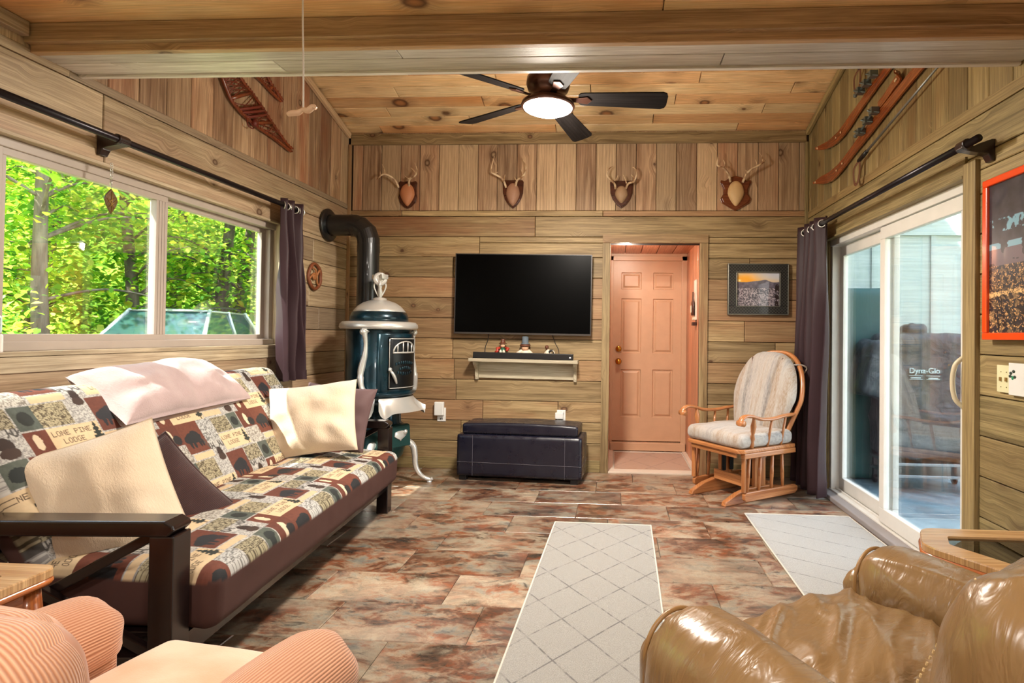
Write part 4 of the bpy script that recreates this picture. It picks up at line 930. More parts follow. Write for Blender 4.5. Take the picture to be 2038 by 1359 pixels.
# ------------------------------------------------------------------ snowshoes on the left wall
mat_ash = wood('varnished_ash', (150, 74, 36), (104, 44, 22), (130, 60, 30), (140, 70, 36), kn=0, rough=.3, coat=.5)
mat_raw = plain('rawhide', (122, 52, 30), .5, bump=.2)
def snowshoe(label, low, upp, xo, lace_n, binding=True):
    c = low[0]; t = thing('snowshoe', label, 'snowshoe', (WL, c[0], c[1]), group='snowshoes on the left wall')
    f = lambda p, x=.02: (x, p[0]-c[0], p[1]-c[1])
    lo, hi = bez([f(p) for p in low], 5), bez([f(p) for p in upp], 5)
    mb = MB(); mb.tube(lo, .011, 8); mb.tube(hi, .011, 8)
    toe = bez([lo[-1], Vector(lo[-1])+Vector((0, -.05, .06)), Vector((.02, (lo[-1][1]+hi[-1][1])/2-.09, (lo[-1][2]+hi[-1][2])/2+.12)), Vector(hi[-1])+Vector((0, -.07, .05)), hi[-1]], 6); mb.tube(toe, .011, 8)
    mb.build('bentwood_frame', mat_ash, t, smooth=True)
    mb = MB(); n_ = lace_n
    gp = lambda P, u: P[min(len(P)-1, int(u*(len(P)-1)))]
    for i in range(n_):
        u = .12+.86*i/n_; v = min(1, u+.11)
        if .52 < u < .62: continue
        for a, b in ((gp(lo, u), gp(hi, v)), (gp(lo, v), gp(hi, u))): mb.tube([a, (Vector(a)+Vector(b))/2+Vector((.004, 0, 0)), b], .0032, 5)
        mb.tube([gp(lo, u), gp(hi, u)], .0025, 5)
    for i in range(0, len(lo)-1, 2): mb.tube([Vector(lo[i])+Vector((.011, 0, .006)), Vector(lo[i])+Vector((.011, .004, -.006))], .004, 5)
    for i in range(0, len(hi)-1, 2): mb.tube([Vector(hi[i])+Vector((.011, 0, .006)), Vector(hi[i])+Vector((.011, .004, -.006))], .004, 5)
    kd = 'rawhide_lacing'; o = mb.build(kd, mat_raw, t, smooth=True)
    for u in (.30, .62):
        mb = MB(); mb.tube([gp(lo, u), gp(hi, u)], .012, 8); mb.build('crossbar', mat_ash, t, smooth=True)
    if binding:
        mb = MB()
        for u in (.38, .44, .48): mb.tube(bez([gp(lo, u), Vector(gp(lo, u))+(Vector(gp(hi, u))-Vector(gp(lo, u)))*.5+Vector((.035, 0, 0)), gp(hi, u)], 6), .009, 8)
        a = Vector(gp(lo, .34)); mb.tube(bez([a, a+Vector((.02, .02, -.045)), a+Vector((.02, -.03, -.05)), a+Vector((.01, -.04, .0))], 6), .004, 6)
        a = Vector(gp(lo, .30)); mb.box(a-Vector((0, .02, .02)), a+Vector((.03, .02, .02)))
        mb.build('leather_binding', plain('red_brown_leather', (112, 40, 26), .45), t, smooth=True)
s1l = [(3.936, 2.486), (3.724, 2.511), (3.618, 2.516), (3.503, 2.527), (3.423, 2.544), (3.352, 2.567), (3.301, 2.592), (3.264, 2.63), (3.234, 2.666), (3.214, 2.699), (3.20, 2.74)]
s1u = [(3.944, 2.51), (3.879, 2.526), (3.772, 2.577), (3.671, 2.626), (3.605, 2.665), (3.512, 2.709), (3.46, 2.73), (3.409, 2.75), (3.346, 2.79), (3.31, 2.83)]
snowshoe('brown wood snowshoe with rawhide lacing and leather binding, lower left on the gable boards', s1l, s1u, 0, 15)
s2l = [(3.804, 2.797), (3.765, 2.802), (3.664, 2.82), (3.6, 2.836), (3.53, 2.846), (3.45, 2.86), (3.36, 2.89), (3.28, 2.93)]
s2u = [(3.812, 2.814), (3.764, 2.838), (3.696, 2.864), (3.646, 2.897), (3.58, 2.94), (3.50, 2.98), (3.42, 3.01)]
snowshoe('second snowshoe, only its narrow tail showing below the beam', s2l, s2u, 0, 9, False)

# ------------------------------------------------------------------ skis and poles on the right wall
mat_ski = wood('varnished_ski', (168, 88, 40), (120, 54, 24), (150, 74, 34), (160, 84, 40), kn=0, rough=.2, coat=.7)
def wallpoly(a, b): return [(p[0], p[1]) for p in a]+[(p[0], p[1]) for p in reversed(b)]
TSK = Matrix(((0, 0, -1, 0), (1, 0, 0, 0), (0, 1, 0, 0), (0, 0, 0, 1)))  # local (y,z) -> wall, extrude toward -X
def ski(label, up_, lo_, bind, name='ski'):
    c = up_[0]; t = thing(name, label, 'ski', (WR, c[0], c[1]), group='wooden skis on the right wall')
    sm = lambda L_: [(p.y, p.z) for p in bez([(0, q[0]-c[0], q[1]-c[1]) for q in L_], 4)]
    a, b = sm(up_), sm(lo_)
    mb = MB(); n_ = 40
    def at_(P, u): k = u*(len(P)-1); i = min(int(k), len(P)-2); f = k-i; return (lerp(P[i][0], P[i+1][0], f), lerp(P[i][1], P[i+1][1], f))
    for i in range(n_):
        A0, A1, B0, B1 = at_(a, i/n_), at_(a, (i+1)/n_), at_(b, i/n_), at_(b, (i+1)/n_); k0, k1 = -.012-.04*max(0, 1-i/n_*6), -.012-.04*max(0, 1-(i+1)/n_*6); th2 = -.012
        v = [mb.av(p) for p in ((k0, *A0), (k1, *A1), (k1, *B1), (k0, *B0), (k0+th2, *A0), (k1+th2, *A1), (k1+th2, *B1), (k0+th2, *B0))]; U = i*.06
        mb.af([v[4], v[5], v[6], v[7]], [(U, 0), (U+.06, 0), (U+.06, .08), (U, .08)]); mb.af([v[0], v[1], v[2], v[3]]); mb.af([v[0], v[1], v[5], v[4]]); mb.af([v[3], v[2], v[6], v[7]])
        if i == 0: mb.af([v[0], v[3], v[7], v[4]])
        if i == n_-1: mb.af([v[1], v[2], v[6], v[5]])
    body = mb.build('ski_board', mat_ski, t, bevel=.002)
    mb = MB(); md = lambda u: ((at_(a, u)[0]+at_(b, u)[0])/2, (at_(a, u)[1]+at_(b, u)[1])/2)
    for u, r_ in ((.03, .009), (.3, .007), (.36, .008)): y_, z_ = md(u); mb = MB(); mb.ball((-.03-.03*max(0, 1-u*6), y_, z_), r_, 8, sc=(.5, 1, 1)); mb.build('inlay_dot', plain('cream_inlay', (236, 206, 160), .4), body, smooth=True)
    if bind:
        mb = MB(); b0 = [(q[0]-c[0], q[1]-c[1]) for q in bind]
        for i in range(len(b0)):
            y_, z_ = b0[i]; mb.box((-.075, y_-.022, z_-.022), (-.026, y_+.02, z_+.018), TR(0, 0, 0)); mb.tube(bez([(-.03, y_-.03, z_-.02), (-.09, y_, z_), (-.03, y_+.03, z_+.02)], 4), .005, 6)
        mb.tube([(-.05, *b0[0]), (-.055, *b0[-1])], .008, 6); mb.ball((-.06, b0[0][0]+.05, b0[0][1]-.01), .014, 8); mb.build('cable_binding', plain('worn_metal', (120, 132, 130), .35, .7), t, bevel=.002)
A_u = [(4.50, 2.68), (4.448, 2.686), (4.296, 2.679), (4.135, 2.685), (3.978, 2.718), (3.818, 2.746), (3.635, 2.789), (3.469, 2.812), (3.1, 2.88), (2.75, 2.94)]
A_l = [(4.50, 2.66), (4.448, 2.640), (4.296, 2.612), (4.135, 2.608), (3.978, 2.630), (3.818, 2.678), (3.635, 2.718), (3.469, 2.752), (3.1, 2.82), (2.75, 2.88)]
B_u = [(4.55, 2.42), (4.444, 2.438), (4.28, 2.436), (4.104, 2.45), (3.893, 2.5), (3.667, 2.555), (3.466, 2.591), (3.23, 2.636), (3.0, 2.68), (2.7, 2.74)]
B_l = [(4.55, 2.405), (4.442, 2.375), (4.29, 2.352), (4.13, 2.367), (3.892, 2.425), (3.666, 2.470), (3.465, 2.518), (3.23, 2.567), (3.0, 2.61), (2.7, 2.67)]
ski('varnished wooden ski, upper of the two with upturned tips by the corner', A_u, A_l, [(3.73, 2.79), (3.64, 2.80), (3.55, 2.815)])
ski('varnished wooden ski, lower of the two with upturned tips by the corner', B_u, B_l, [(3.72, 2.52), (3.62, 2.555), (3.53, 2.58)])
ski('short rounded wooden ski end lying along the lower ski near the beam', [(3.262, 2.706), (3.30, 2.70), (3.36, 2.686), (3.44, 2.66), (3.544, 2.636)], [(3.25, 2.68), (3.28, 2.645), (3.34, 2.63), (3.43, 2.605), (3.53, 2.585)], None)
def skipole(label, y0, z0, y1, z1):
    t = thing('ski_pole', label, 'ski pole', (WR, y0, z0)); d = (0, y1-y0, z1-z0); mb = MB()
    mb.tube([(-.035, 0, 0), (-.035, d[1], d[2])], [.008, .006], 8); mb.build('pole_shaft', plain('aluminium', (150, 152, 150), .35, .7), t, smooth=True)
    u = Vector((0, -d[1], -d[2])).normalized(); mb = MB(); mb.tube([Vector((-.035, 0, 0)), Vector((-.035, 0, 0))+u*.05, Vector((-.035, 0, 0))+u*.12], [.012, .015, .013], 10); mb.build('grip', mat_black, t, smooth=True)
    e = Vector((-.035, 0, 0))+u*.11; mb = MB(); mb.tube(bez([e, e+Vector((-.015, .05, -.05)), e+Vector((-.01, .05, -.14)), e+Vector((-.01, .0, -.145)), e+Vector((0, -.005, -.06)), e], 6), .011, 8, flat=.25, flatv=(1, 0, 0)); mb.build('wrist_strap', plain('brown_strap', (104, 62, 40), .6), t, smooth=True)
skipole('grey ski pole with black grip and brown strap below the skis', 3.66, 2.372, 2.75, 2.56)
skipole('ski pole above the skis, just its grip and strap below the beam', 3.66, 2.985, 2.9, 3.15)

# ------------------------------------------------------------------ curtain rods and curtains
mat_rod = plain('dark_bronze_rod', (40, 34, 38), .3, .6)
mat_bracket = plain('espresso_bracket', (30, 14, 14), .3, coat=.4)
def rod(label, x, y0, y1, z, wall, brs):
    t = thing('curtain_rod', label, 'curtain rod', (x, (y0+y1)/2, z)); h = (y1-y0)/2; s = 1 if wall > x else -1
    mb = MB(); mb.tube([(0, -h, 0), (0, h, 0)], .0165, 16); mb.build('rod', mat_rod, t, smooth=True)
    for yb_ in brs:
        yy = yb_-(y0+y1)/2; mb = MB(); w_ = abs(wall-x)
        mb.prism([(w_*s*.0, -.02), (-.022*s, -.01), (-.022*s, .012), (0, .022), (.03*s, .0), (.05*s, .010), ((w_-.012)*s, .03), (w_*s, .03), (w_*s, -.065), ((w_-.014)*s, -.065), ((w_-.03)*s, -.035), (.04*s, -.028)], -.022, .022, Matrix.Translation((0, yy, -.006)) @ Matrix(((1, 0, 0, 0), (0, 0, 1, 0), (0, 1, 0, 0), (0, 0, 0, 1))))
        mb.tube([(0, yy-.03, 0), (0, yy+.03, 0)], .024, 14); mb.build('rod_bracket', mat_bracket, t, bevel=.004)
rod('dark curtain rod across the top of the futon window', -2.285, 1.2, 3.93, 2.05, WL, (2.46,))
rod('dark curtain rod above the sliding glass door', 1.5, 2.42, 4.72, 2.022, WR, (2.52,))
mat_satin = NT('plum_brown_satin'); _o = mat_satin.obj()
mat_satin.set(col=mat_satin.mix(mat_satin.noise(_o, 4, 3), C(60, 40, 44), C(45, 30, 34)), rough=.5, sheen=.05, spec=.2); mat_satin.bump(mat_satin.noise(mat_satin.vmul(_o, (1, 1, .1)), 60, 3), .15, .004); mat_satin = mat_satin.m
def curtain(name, label, x, y0, y1, z0, z1, folds, amp, flare=0., seed=0, ringmat=mat_white, sx=1):
    t = thing(name, label, 'curtain', (x, (y0+y1)/2, z0)); h = z1-z0; L_ = y1-y0
    def fn(u, v):
        a = u*folds*2*PI; k = lerp(.55, 1, min(1, (1-v)*2)); zz_ = v*h
        w_ = 1+flare*(1-v)*.6
        yy = (u-.5)*L_*w_+.012*math.sin(v*7+u*9+seed)
        xx = amp*k*math.sin(a+.5*math.sin(v*3+seed))*(1+.3*fbm((u*6+seed, v*3, 1)))+.012*fbm((u*9, v*5+seed, 3))+sx*.02*(1-v)**2
        if v < .04: xx += .01*fbm((u*20, 2, seed))
        return (xx, yy, zz_+.012*fbm((u*7, seed, 0))*(1-v))
    mb = MB(); mb.grid(fn, 150, 46); o = mb.build('curtain_cloth', mat_satin, t, smooth=True); s_ = o.modifiers.new('thick', 'SOLIDIFY'); s_.thickness = .003
    mb = MB()
    for i in range(int(folds*2)):
        u = (i+.5)/(folds*2); p = fn(u, 1); mb.lathe([(.022, -.003), (.029, -.004), (.03, 0), (.029, .004), (.022, .003), (.021, 0), (.022, -.003)], 20, Matrix.Translation((0, p[1], h-.05)) @ Matrix.Rotation(PI/2, 4, 'X') @ Matrix.Rotation(.6 if i % 2 else -.6, 4, 'Y'), cap=False)
    mb.build('grommets', plain('grommet_metal', (190, 186, 180), .3, .8), t, smooth=True)
    mb = MB(); mb.grid(lambda u, v: tuple(Vector(fn(u, v*.05))+Vector((0.004, 0, 0))), 120, 3); mb.build('hem', mat_satin, t, smooth=True)
curtain('curtain', 'short plum-brown satin curtain gathered at the right of the futon window', -2.285, 3.70, 3.97, .84, 2.095, 3, .055, .25, 1)
curtain('curtain', 'long plum-brown satin curtain gathered beside the sliding door', 1.50, 4.17, 4.66, .03, 2.07, 4, .055, .12, 5, sx=-1)

# ------------------------------------------------------------------ pictures and wall things
def paint_panel(name, w_, h_, px, fimg, parent, T, rough=.25, coat=.0):
    nx, nz = max(2, int(w_/px)), max(2, int(h_/px)); im = linarr(np.clip(fimg(nz+1, nx+1), 0, 1))
    X, Z = np.meshgrid(np.linspace(-w_/2, w_/2, nx+1), np.linspace(h_/2, -h_/2, nz+1)); P = np.stack([X.ravel(), np.zeros(X.size), Z.ravel()], 1)
    m_ = np.array(T); P = P @ m_[:3, :3].T+m_[:3, 3]
    i, j = np.meshgrid(np.arange(nz), np.arange(nx), indexing='ij'); k = (i*(nx+1)+j).ravel(); F = np.stack([k, k+nx+1, k+nx+2, k+1], 1)
    me = bpy.data.meshes.new(name); me.from_pydata(P.tolist(), [], F.tolist()); me.materials.append(painted(name+'_ink', rough, 0, 0, coat=coat, spec=.5))
    at = me.attributes.new('pc', 'FLOAT_COLOR', 'POINT'); at.data.foreach_set('color', np.concatenate([im.reshape(-1, 3), np.ones((P.shape[0], 1))], 1).astype(np.float32).ravel())
    o = bpy.data.objects.new(name, me); COL.objects.link(o); o.parent = parent; return o
def sunset(h, w_):
    y = np.linspace(0, 1, h)[:, None]; x = np.linspace(0, 1, w_)[None]; n1 = nimg(h, w_, .10, 2); n2 = nimg(h, w_, .35, 5)
    sky = np.zeros((h, w_, 3)); warm = np.exp(-((x-.12)/.45)**2)*np.exp(-((y-.22)/.2)**2)
    c1 = np.array([206, 208, 220])/255.; c2 = np.array([250, 172, 50])/255.; k = np.clip(warm+.25*np.exp(-((y-.27)/.08)**2), 0, 1)[..., None]
    sky[:] = c1*(1-k)+c2*k
    sky += np.array([.1, .02, -.05])*np.exp(-((x-.3)/.2)**2-((y-.1)/.15)**2)[..., None]
    hill = .27+.02*np.sin(x*9)-.05*np.exp(-((x-.68)/.1)**2)
    low = (y > hill)[..., None]; g = np.array([104, 96, 110])/255.*(1-.25*(y > .45)[..., None])+0*sky
    bush = (n2 > .50)[..., None]*(y > .46)[..., None]; g = np.where(bush, np.array([176, 164, 170])/255.*(.65+.6*n1[..., None]), g*(.6+.7*n1[..., None]))
    out = np.where(low, g, sky); out[:, int(w_*.06):int(w_*.08)] *= 1.0
    s = np.exp(-((x-.07)/.035)**2-((y-.24)/.035)**2)[..., None]; out = out*(1-s)+np.array([1, .95, .7])*s
    d = ((x > .9) & (y > .34) & (n1 > .42))[..., None]; return np.where(d, np.array([.16, .12, .12]), out)
def village(h, w_):
    y = np.linspace(0, 1, h)[:, None]+np.zeros((1, w_)); x = np.linspace(0, 1, w_)[None]+np.zeros((h, 1)); n1 = nimg(h, w_, .06, 4); n2 = nimg(h, w_, .22, 8); n3 = nimg(h, w_, .5, 11)
    out = np.zeros((h, w_, 3))+np.array([52, 50, 58])/255.*(.6+.8*n1[..., None])
    sn = (((n1*.7+n2*.3 > .56) & (y > .24) & (y < .33)) | ((np.abs(x-.42-.2*(y-.3)) < .06*(.5+n2)) & (y > .3) & (y < .40)) | ((n1 > .5) & (y > .40) & (y < .44)))
    out = np.where(sn[..., None], np.array([118, 160, 178])/255., out)
    out = np.where(((y > .44) & (y < .56) & (n1 > .42))[..., None], np.array([98, 84, 92])/255., out)
    ly = y > .55; cellx = (x*14+n1*2) % 1; celly = (y*22+n2*2) % 1
    roof = np.where((cellx > .45)[..., None], np.array([176, 142, 104])/255., np.array([66, 54, 54])/255.)*(.15+.9*n3[..., None])*(.5+1.1*n1[..., None]); out = np.where(ly[..., None], roof, out)
    out = np.where((ly & (n2 > .53))[..., None], np.array([34, 38, 48])/255., out); out = np.where((ly & (celly < .2) & (n3 > .5))[..., None], np.array([230, 178, 116])/255., out)
    out = np.where((((y+.06*n1-.03) > .72) & ((y+.06*n1-.03) < .75) & (x < .5) & (n3 > .42))[..., None], np.array([236, 190, 130])/255.*(.6+.6*n3[..., None]), out)
    out = np.where(((y > .8) & (x > .4) & (n2 > .44))[..., None], np.array([36, 50, 78])/255.*(.6+1.*n3[..., None]), out)
    return out
pic = thing('framed_picture', 'sunset photo in a wide black patterned frame between doorway and curtain', 'picture', (1.204, WD-.004, 1.588))
fm = NT('black_tooled_frame'); _u = fm.obj(); sp = fm.n('SeparateXYZ', {0: _u}); d1 = fm.math('FRACT', fm.math('MULTIPLY', fm.math('ADD', sp.outputs[0], sp.outputs[2]), 38.)); d2 = fm.math('FRACT', fm.math('MULTIPLY', fm.math('SUBTRACT', sp.outputs[0], sp.outputs[2]), 38.))
ln_ = fm.math('MAXIMUM', fm.math('LESS_THAN', d1, .14), fm.math('LESS_THAN', d2, .14)); fm.set(col=fm.mix(ln_, C(26, 26, 25), C(84, 82, 76)), rough=.35, coat=.3); fm.bump(ln_, .5, .003)
mat_silverline = plain('antique_silver_edge', (150, 148, 136), .35, .8)
W_, H_, B_ = .51, .438, .078
mb = MB()
for b in (((-W_/2, -.028, -H_/2), (W_/2, 0, -H_/2+B_)), ((-W_/2, -.028, H_/2-B_), (W_/2, 0, H_/2)), ((-W_/2, -.028, -H_/2+B_), (-W_/2+B_, 0, H_/2-B_)), ((W_/2-B_, -.028, -H_/2+B_), (W_/2, 0, H_/2-B_))): mb.box(*b)
mb.build('picture_frame', fm.m, pic, bevel=.004)
mb = MB()
def ringbox(mb, w_, h_, t_, y0, y1):
    for b in (((-w_/2, y0, -h_/2), (w_/2, y1, -h_/2+t_)), ((-w_/2, y0, h_/2-t_), (w_/2, y1, h_/2)), ((-w_/2, y0, -h_/2+t_), (-w_/2+t_, y1, h_/2-t_)), ((w_/2-t_, y0, -h_/2+t_), (w_/2, y1, h_/2-t_))): mb.box(*b)
ringbox(mb, W_-.004, H_-.004, .007, -.034, -.027); ringbox(mb, W_-2*B_+.014, H_-2*B_+.014, .006, -.033, -.027); mb.build('frame_edging', mat_silverline, pic, bevel=.002)
paint_panel('picture_print', W_-2*B_+.006, H_-2*B_+.006, .0022, sunset, pic, TR(0, -.012, 0), .3, 1.)
pos = thing('framed_poster', 'orange framed poster of a village at night on the wall past the sliding door', 'poster', (WR-.022, 2.523-.36, 1.524), -PI/2)
W_, H_ = .72, .684; mb = MB(); ringbox(mb, W_, H_, .03, -.018, .0); mb.build('poster_frame', plain('orange_lacquer', (238, 74, 8), .28, coat=.4), pos, bevel=.004)
paint_panel('poster_print', W_-.056, H_-.056, .0025, village, pos, TR(0, -.006, 0), .3, .6)
sp_ = thing('switch_plate', 'cream switch plate with a white shamrock card beside the poster', 'switch plate', (WR-.006, 2.40, 1.02), -PI/2)
mat_ivory = plain('ivory_plastic', (228, 222, 178), .4)
mb = MB(); mb.box((-.068, -.006, -.055), (.075, .0, .058)); mb.build('cover_plate', mat_ivory, sp_, bevel=.002)
for x in (-.042, -.008): mb = MB(); mb.box((x-.004, -.012, -.008), (x+.004, -.006, .008)); mb.build('toggle_switch', plain('brass_toggle', (170, 140, 84), .4, .6), sp_)
for x, z in ((-.042, .03), (-.008, .03), (-.042, -.032), (-.008, -.032)): mb = MB(); mb.box((x-.002, -.0075, z-.002), (x+.002, -.006, z+.002)); mb.build('screw', plain('brass_screw', (150, 130, 84), .4, .6), sp_)
mb = MB(); mb.box((.012, -.012, -.06), (.10, -.008, .07)); card = mb.build('shamrock_card', mat_white, sp_, bevel=.003)
mb = MB()
for cx, cz, a in ((.026, .028, .4), (.042, .036, -.6), (.022, .016, 1.6), (.048, .014, 2.6)): mb.ball((cx, -.0125, cz), .009, 8, sc=(1, .15, .7))
mb.build('clover_leaves', plain('dark_green_print', (42, 58, 44), .5), card, smooth=True)
mb = MB(); mb.ball((.036, -.0125, .010), .007, 8, sc=(1, .2, 1.2)); mb.build('clover_stem', plain('bright_green_print', (30, 140, 92), .5), card, smooth=True)
# round decor on the left wall behind the curtain
wd = thing('wreath_decor', 'round brown carved wall ornament between the short curtain and the stovepipe', 'wall decor', (WL+.004, 4.30, 1.616))
mb = MB(); mb.tube([(.012+.004*math.sin(a*.9), .085*math.cos(a*PI/12), .10*math.sin(a*PI/12)) for a in range(24)], .013, 8, closed=True); mb.build('ring', plain('carved_brown', (128, 70, 40), .5, bump=.4), wd, smooth=True)
mb = MB(); mb.tube(bez([(.012, -.08, -.03), (.02, -.03, .02), (.012, .02, .0), (.02, .05, .05), (.012, .07, .04)], 5), .008, 6); mb.tube(bez([(.012, -.06, .06), (.018, .0, .05), (.012, .04, -.05), (.014, .06, -.06)], 5), .007, 6); mb.ball((.014, -.01, .0), .03, 10, sc=(.35, 1, 1)); mb.build('carved_figure', plain('carved_tan', (170, 108, 62), .5), wd, smooth=True)
# window charm
ch = thing('window_charm', 'brown diamond charm on a chain hanging in the window', 'charm', (WL+.055, 2.46, 1.90))
mb = MB()
for k in range(6): mb.lathe([(.006, -.0015), (.0085, 0), (.006, .0015), (.0045, 0), (.006, -.0015)], 10, Matrix.Translation((0, 0, .04-k*.012)) @ Matrix.Rotation(PI/2, 4, 'X' if k % 2 else 'Y'), cap=False)
mb.tube([(0, 0, -.03), (0, 0, -.075)], .0012, 5); mb.tube([(0, 0, -.035), (0, 0, -.055)], .005, 8); mb.build('chain', mat_silver, ch, smooth=True)
mb = MB(); TY = Matrix(((0, 0, 1, 0), (1, 0, 0, 0), (0, 1, 0, 0), (0, 0, 0, 1))); mb.prism([(0, -.072), (.026, -.105), (.034, -.125), (.022, -.155), (0, -.19), (-.022, -.155), (-.034, -.125), (-.026, -.105)], -.004, .004, TY); dm = mb.build('diamond', plain('bronze_charm', (92, 66, 30), .4, .4, bump=.5), ch, bevel=.002)
mb = MB()
for a, b in (((0, -.085), (0, -.18)), ((-.024, -.12), (.014, -.16)), ((.024, -.12), (-.014, -.16)), ((-.02, -.14), (.02, -.11))): mb.tube([(.005, *a), (.005, *b)], .0022, 5)
mb.build('leaf_relief', plain('gold_relief', (150, 116, 52), .4, .5), dm, smooth=True)
# little white weather gadget on the sill
dv = thing('weather_station', 'small white gadget with dark display on the left end of the window sill', 'gadget', (WL+.045, 1.975, WIN[2]+.0165), -.5)
mb = MB(); mb.box((-.06, -.035, 0), (.055, .03, .07)); mb.box((-.10, -.05, 0.0), (.045, -.036, .012)); mb.build('base', mat_white, dv, bevel=.006)
mb = MB(); mb.box((-.055, -.03, .072), (.05, .028, .14)); hd = mb.build('display_housing', plain('pale_teal_plastic', (206, 226, 224), .3), dv, bevel=.01, seg=3)
mb = MB(); mb.box((.002, -.036, .080), (.046, -.0305, .132)); mb.box((.0505, -.02, .08), (.053, .02, .132)); mb.build('display', plain('dark_display', (22, 30, 40), .15), hd, bevel=.002)
# recess: bulb, wall sign, mat
lb = thing('recessed_bulb', 'glowing round light in the ceiling of the door recess', 'light', (.08, 5.02, 2.04))
mb = MB(); mb.lathe([(.055, -.016), (.075, -.018), (.078, -.012), (.055, -.006)], 28, cap=False); mb.build('trim_ring', mat_white, lb, smooth=True)
mat_bulb = NT('lit_bulb'); mat_bulb.set(col=(1, 1, 1, 1), emis=(1., .9, .78, 1), estr=40.); mat_bulb = mat_bulb.m
mb = MB(); mb.lathe([(.0005, -.034), (.03, -.03), (.05, -.018), (.054, -.012)], 24, cap=False); mb.build('bulb', mat_bulb, lb, smooth=True)
rl = bpy.data.lights.new('recess_lamp', 'POINT'); rl.energy = REC_W; rl.color = (1., .90, .78); rl.shadow_soft_size = .05; rlo = bpy.data.objects.new('recess_lamp', rl); COL.objects.link(rlo); rlo.location = (.08, 5.02, 1.96)
sg = thing('bottle_plaque', 'weathered white bottle-shaped plaque on the right side of the door recess', 'wall plaque', (.725, 5.12, 1.52))
mb = MB(); mb.prism([(-.055, -.19), (.055, -.19), (.055, .16), (.06, .17), (-.06, .17), (-.055, .16)], 0, .014, Matrix(((0, 0, -1, 0), (1, 0, 0, 0), (0, 1, 0, 0), (0, 0, 0, 1)))); mb.build('backboard', plain('distressed_white', (232, 214, 196), .6, bump=.4), sg, bevel=.002)
mb = MB(); mb.lathe([(.036, -.15), (.04, -.145), (.04, -.04), (.016, .0), (.013, .05), (.016, .055), (.016, .062), (.0005, .063)], 20, Matrix.Translation((-.03, 0, 0)) @ Matrix.Diagonal((.4, 1, 1, 1))); bt = mb.build('bottle', plain('brown_bottle', (74, 40, 30), .3), sg, smooth=True)
mb = MB(); mb.box((-.05, -.03, -.125), (-.045, .03, -.06)); mb.box((-.03, -.05, -.19), (-.012, .05, -.165)); mb.build('bottle_label', plain('cream_label', (232, 214, 186), .5), bt, bevel=.002)
mb = MB(); mb.box((-.035, -.045, -.24), (-.002, .045, -.21)); mb.build('opener', plain('dark_iron', (70, 40, 30), .5, .4), sg, bevel=.003)
# ------------------------------------------------------------------ glider rocking chair
mat_oak = wood('honey_oak', (206, 142, 88), (158, 92, 48), (184, 114, 64), (196, 130, 78), kn=0, rough=.3, coat=.4)
gm = NT('oatmeal_weave'); _u = gm.obj(); _s = gm.n('SeparateXYZ', {0: _u}); _st = gm.noise(gm.vmul(_u, (14, 1.2, 1.2)), 1., 3, .6); _w = gm.noise(gm.vmul(_u, (220, 40, 40)), 1., 2); _w2 = gm.noise(gm.vmul(_u, (60, 60, 300)), 1., 2)
gm.set(col=gm.mix(gm.mr(_w, .4, .6, 0, .5), gm.ramp(_st, [(.35, C(140, 136, 134)), (.48, C(172, 163, 154)), (.6, C(154, 134, 114))]), C(186, 178, 170)), rough=.9, sheen=.3, spec=.2); gm.bump(gm.math('ADD', _w, _w2), .5, .004); mat_weave = gm.m
gl = thing('glider_chair', 'wooden glider rocking chair with oatmeal cushions in front of the long curtain', 'chair', (.965, 4.33, 0), R_(-56))
def gpart(nm, f, parent=gl, mat=None, **k):
    mb = MB(); f(mb); return mb.build(nm, mat or mat_oak, parent, **k)
for x in (-.17, .17):
    TF = Matrix(((0, 0, 1, x-.02), (1, 0, 0, 0), (0, 1, 0, 0), (0, 0, 0, 1)))
    gpart('base_foot', lambda m: m.prism([(-.36, 0), (-.33, 0), (-.2, .0), (.2, .0), (.32, 0), (.34, 0), (.33, .035), (.24, .075), (.1, .10), (-.12, .10), (-.24, .075), (-.35, .03)], 0, .042, TF), bevel=.006, seg=3)
gpart('base_beam', lambda m: m.box((-.15, -.14, .10), (.15, -.12, .175)), bevel=.004)
gpart('base_beam', lambda m: m.box((-.15, .12, .04), (.15, .14, .115)), bevel=.004)
for x in (-.17, .17):
    gpart('base_upright', lambda m: m.box((x-.018, -.06, .09), (x+.018, .05, .34)), bevel=.005)
    for y in (-.045, .035):
        gpart('glide_link', lambda m: (m.box((x-.032*(1 if x > 0 else -1)-.004, y-.02, .15), (x-.032*(1 if x > 0 else -1)+.004, y+.02, .35)),), mat=mat_black, bevel=.003)
    gpart('bearing_block', lambda m: m.box((x-.026*(1 if x > 0 else -1)-.006, -.10, .29), (x-.026*(1 if x > 0 else -1)+.006, .10, .345)), mat=plain('cream_steel', (222, 214, 204), .4), bevel=.004)
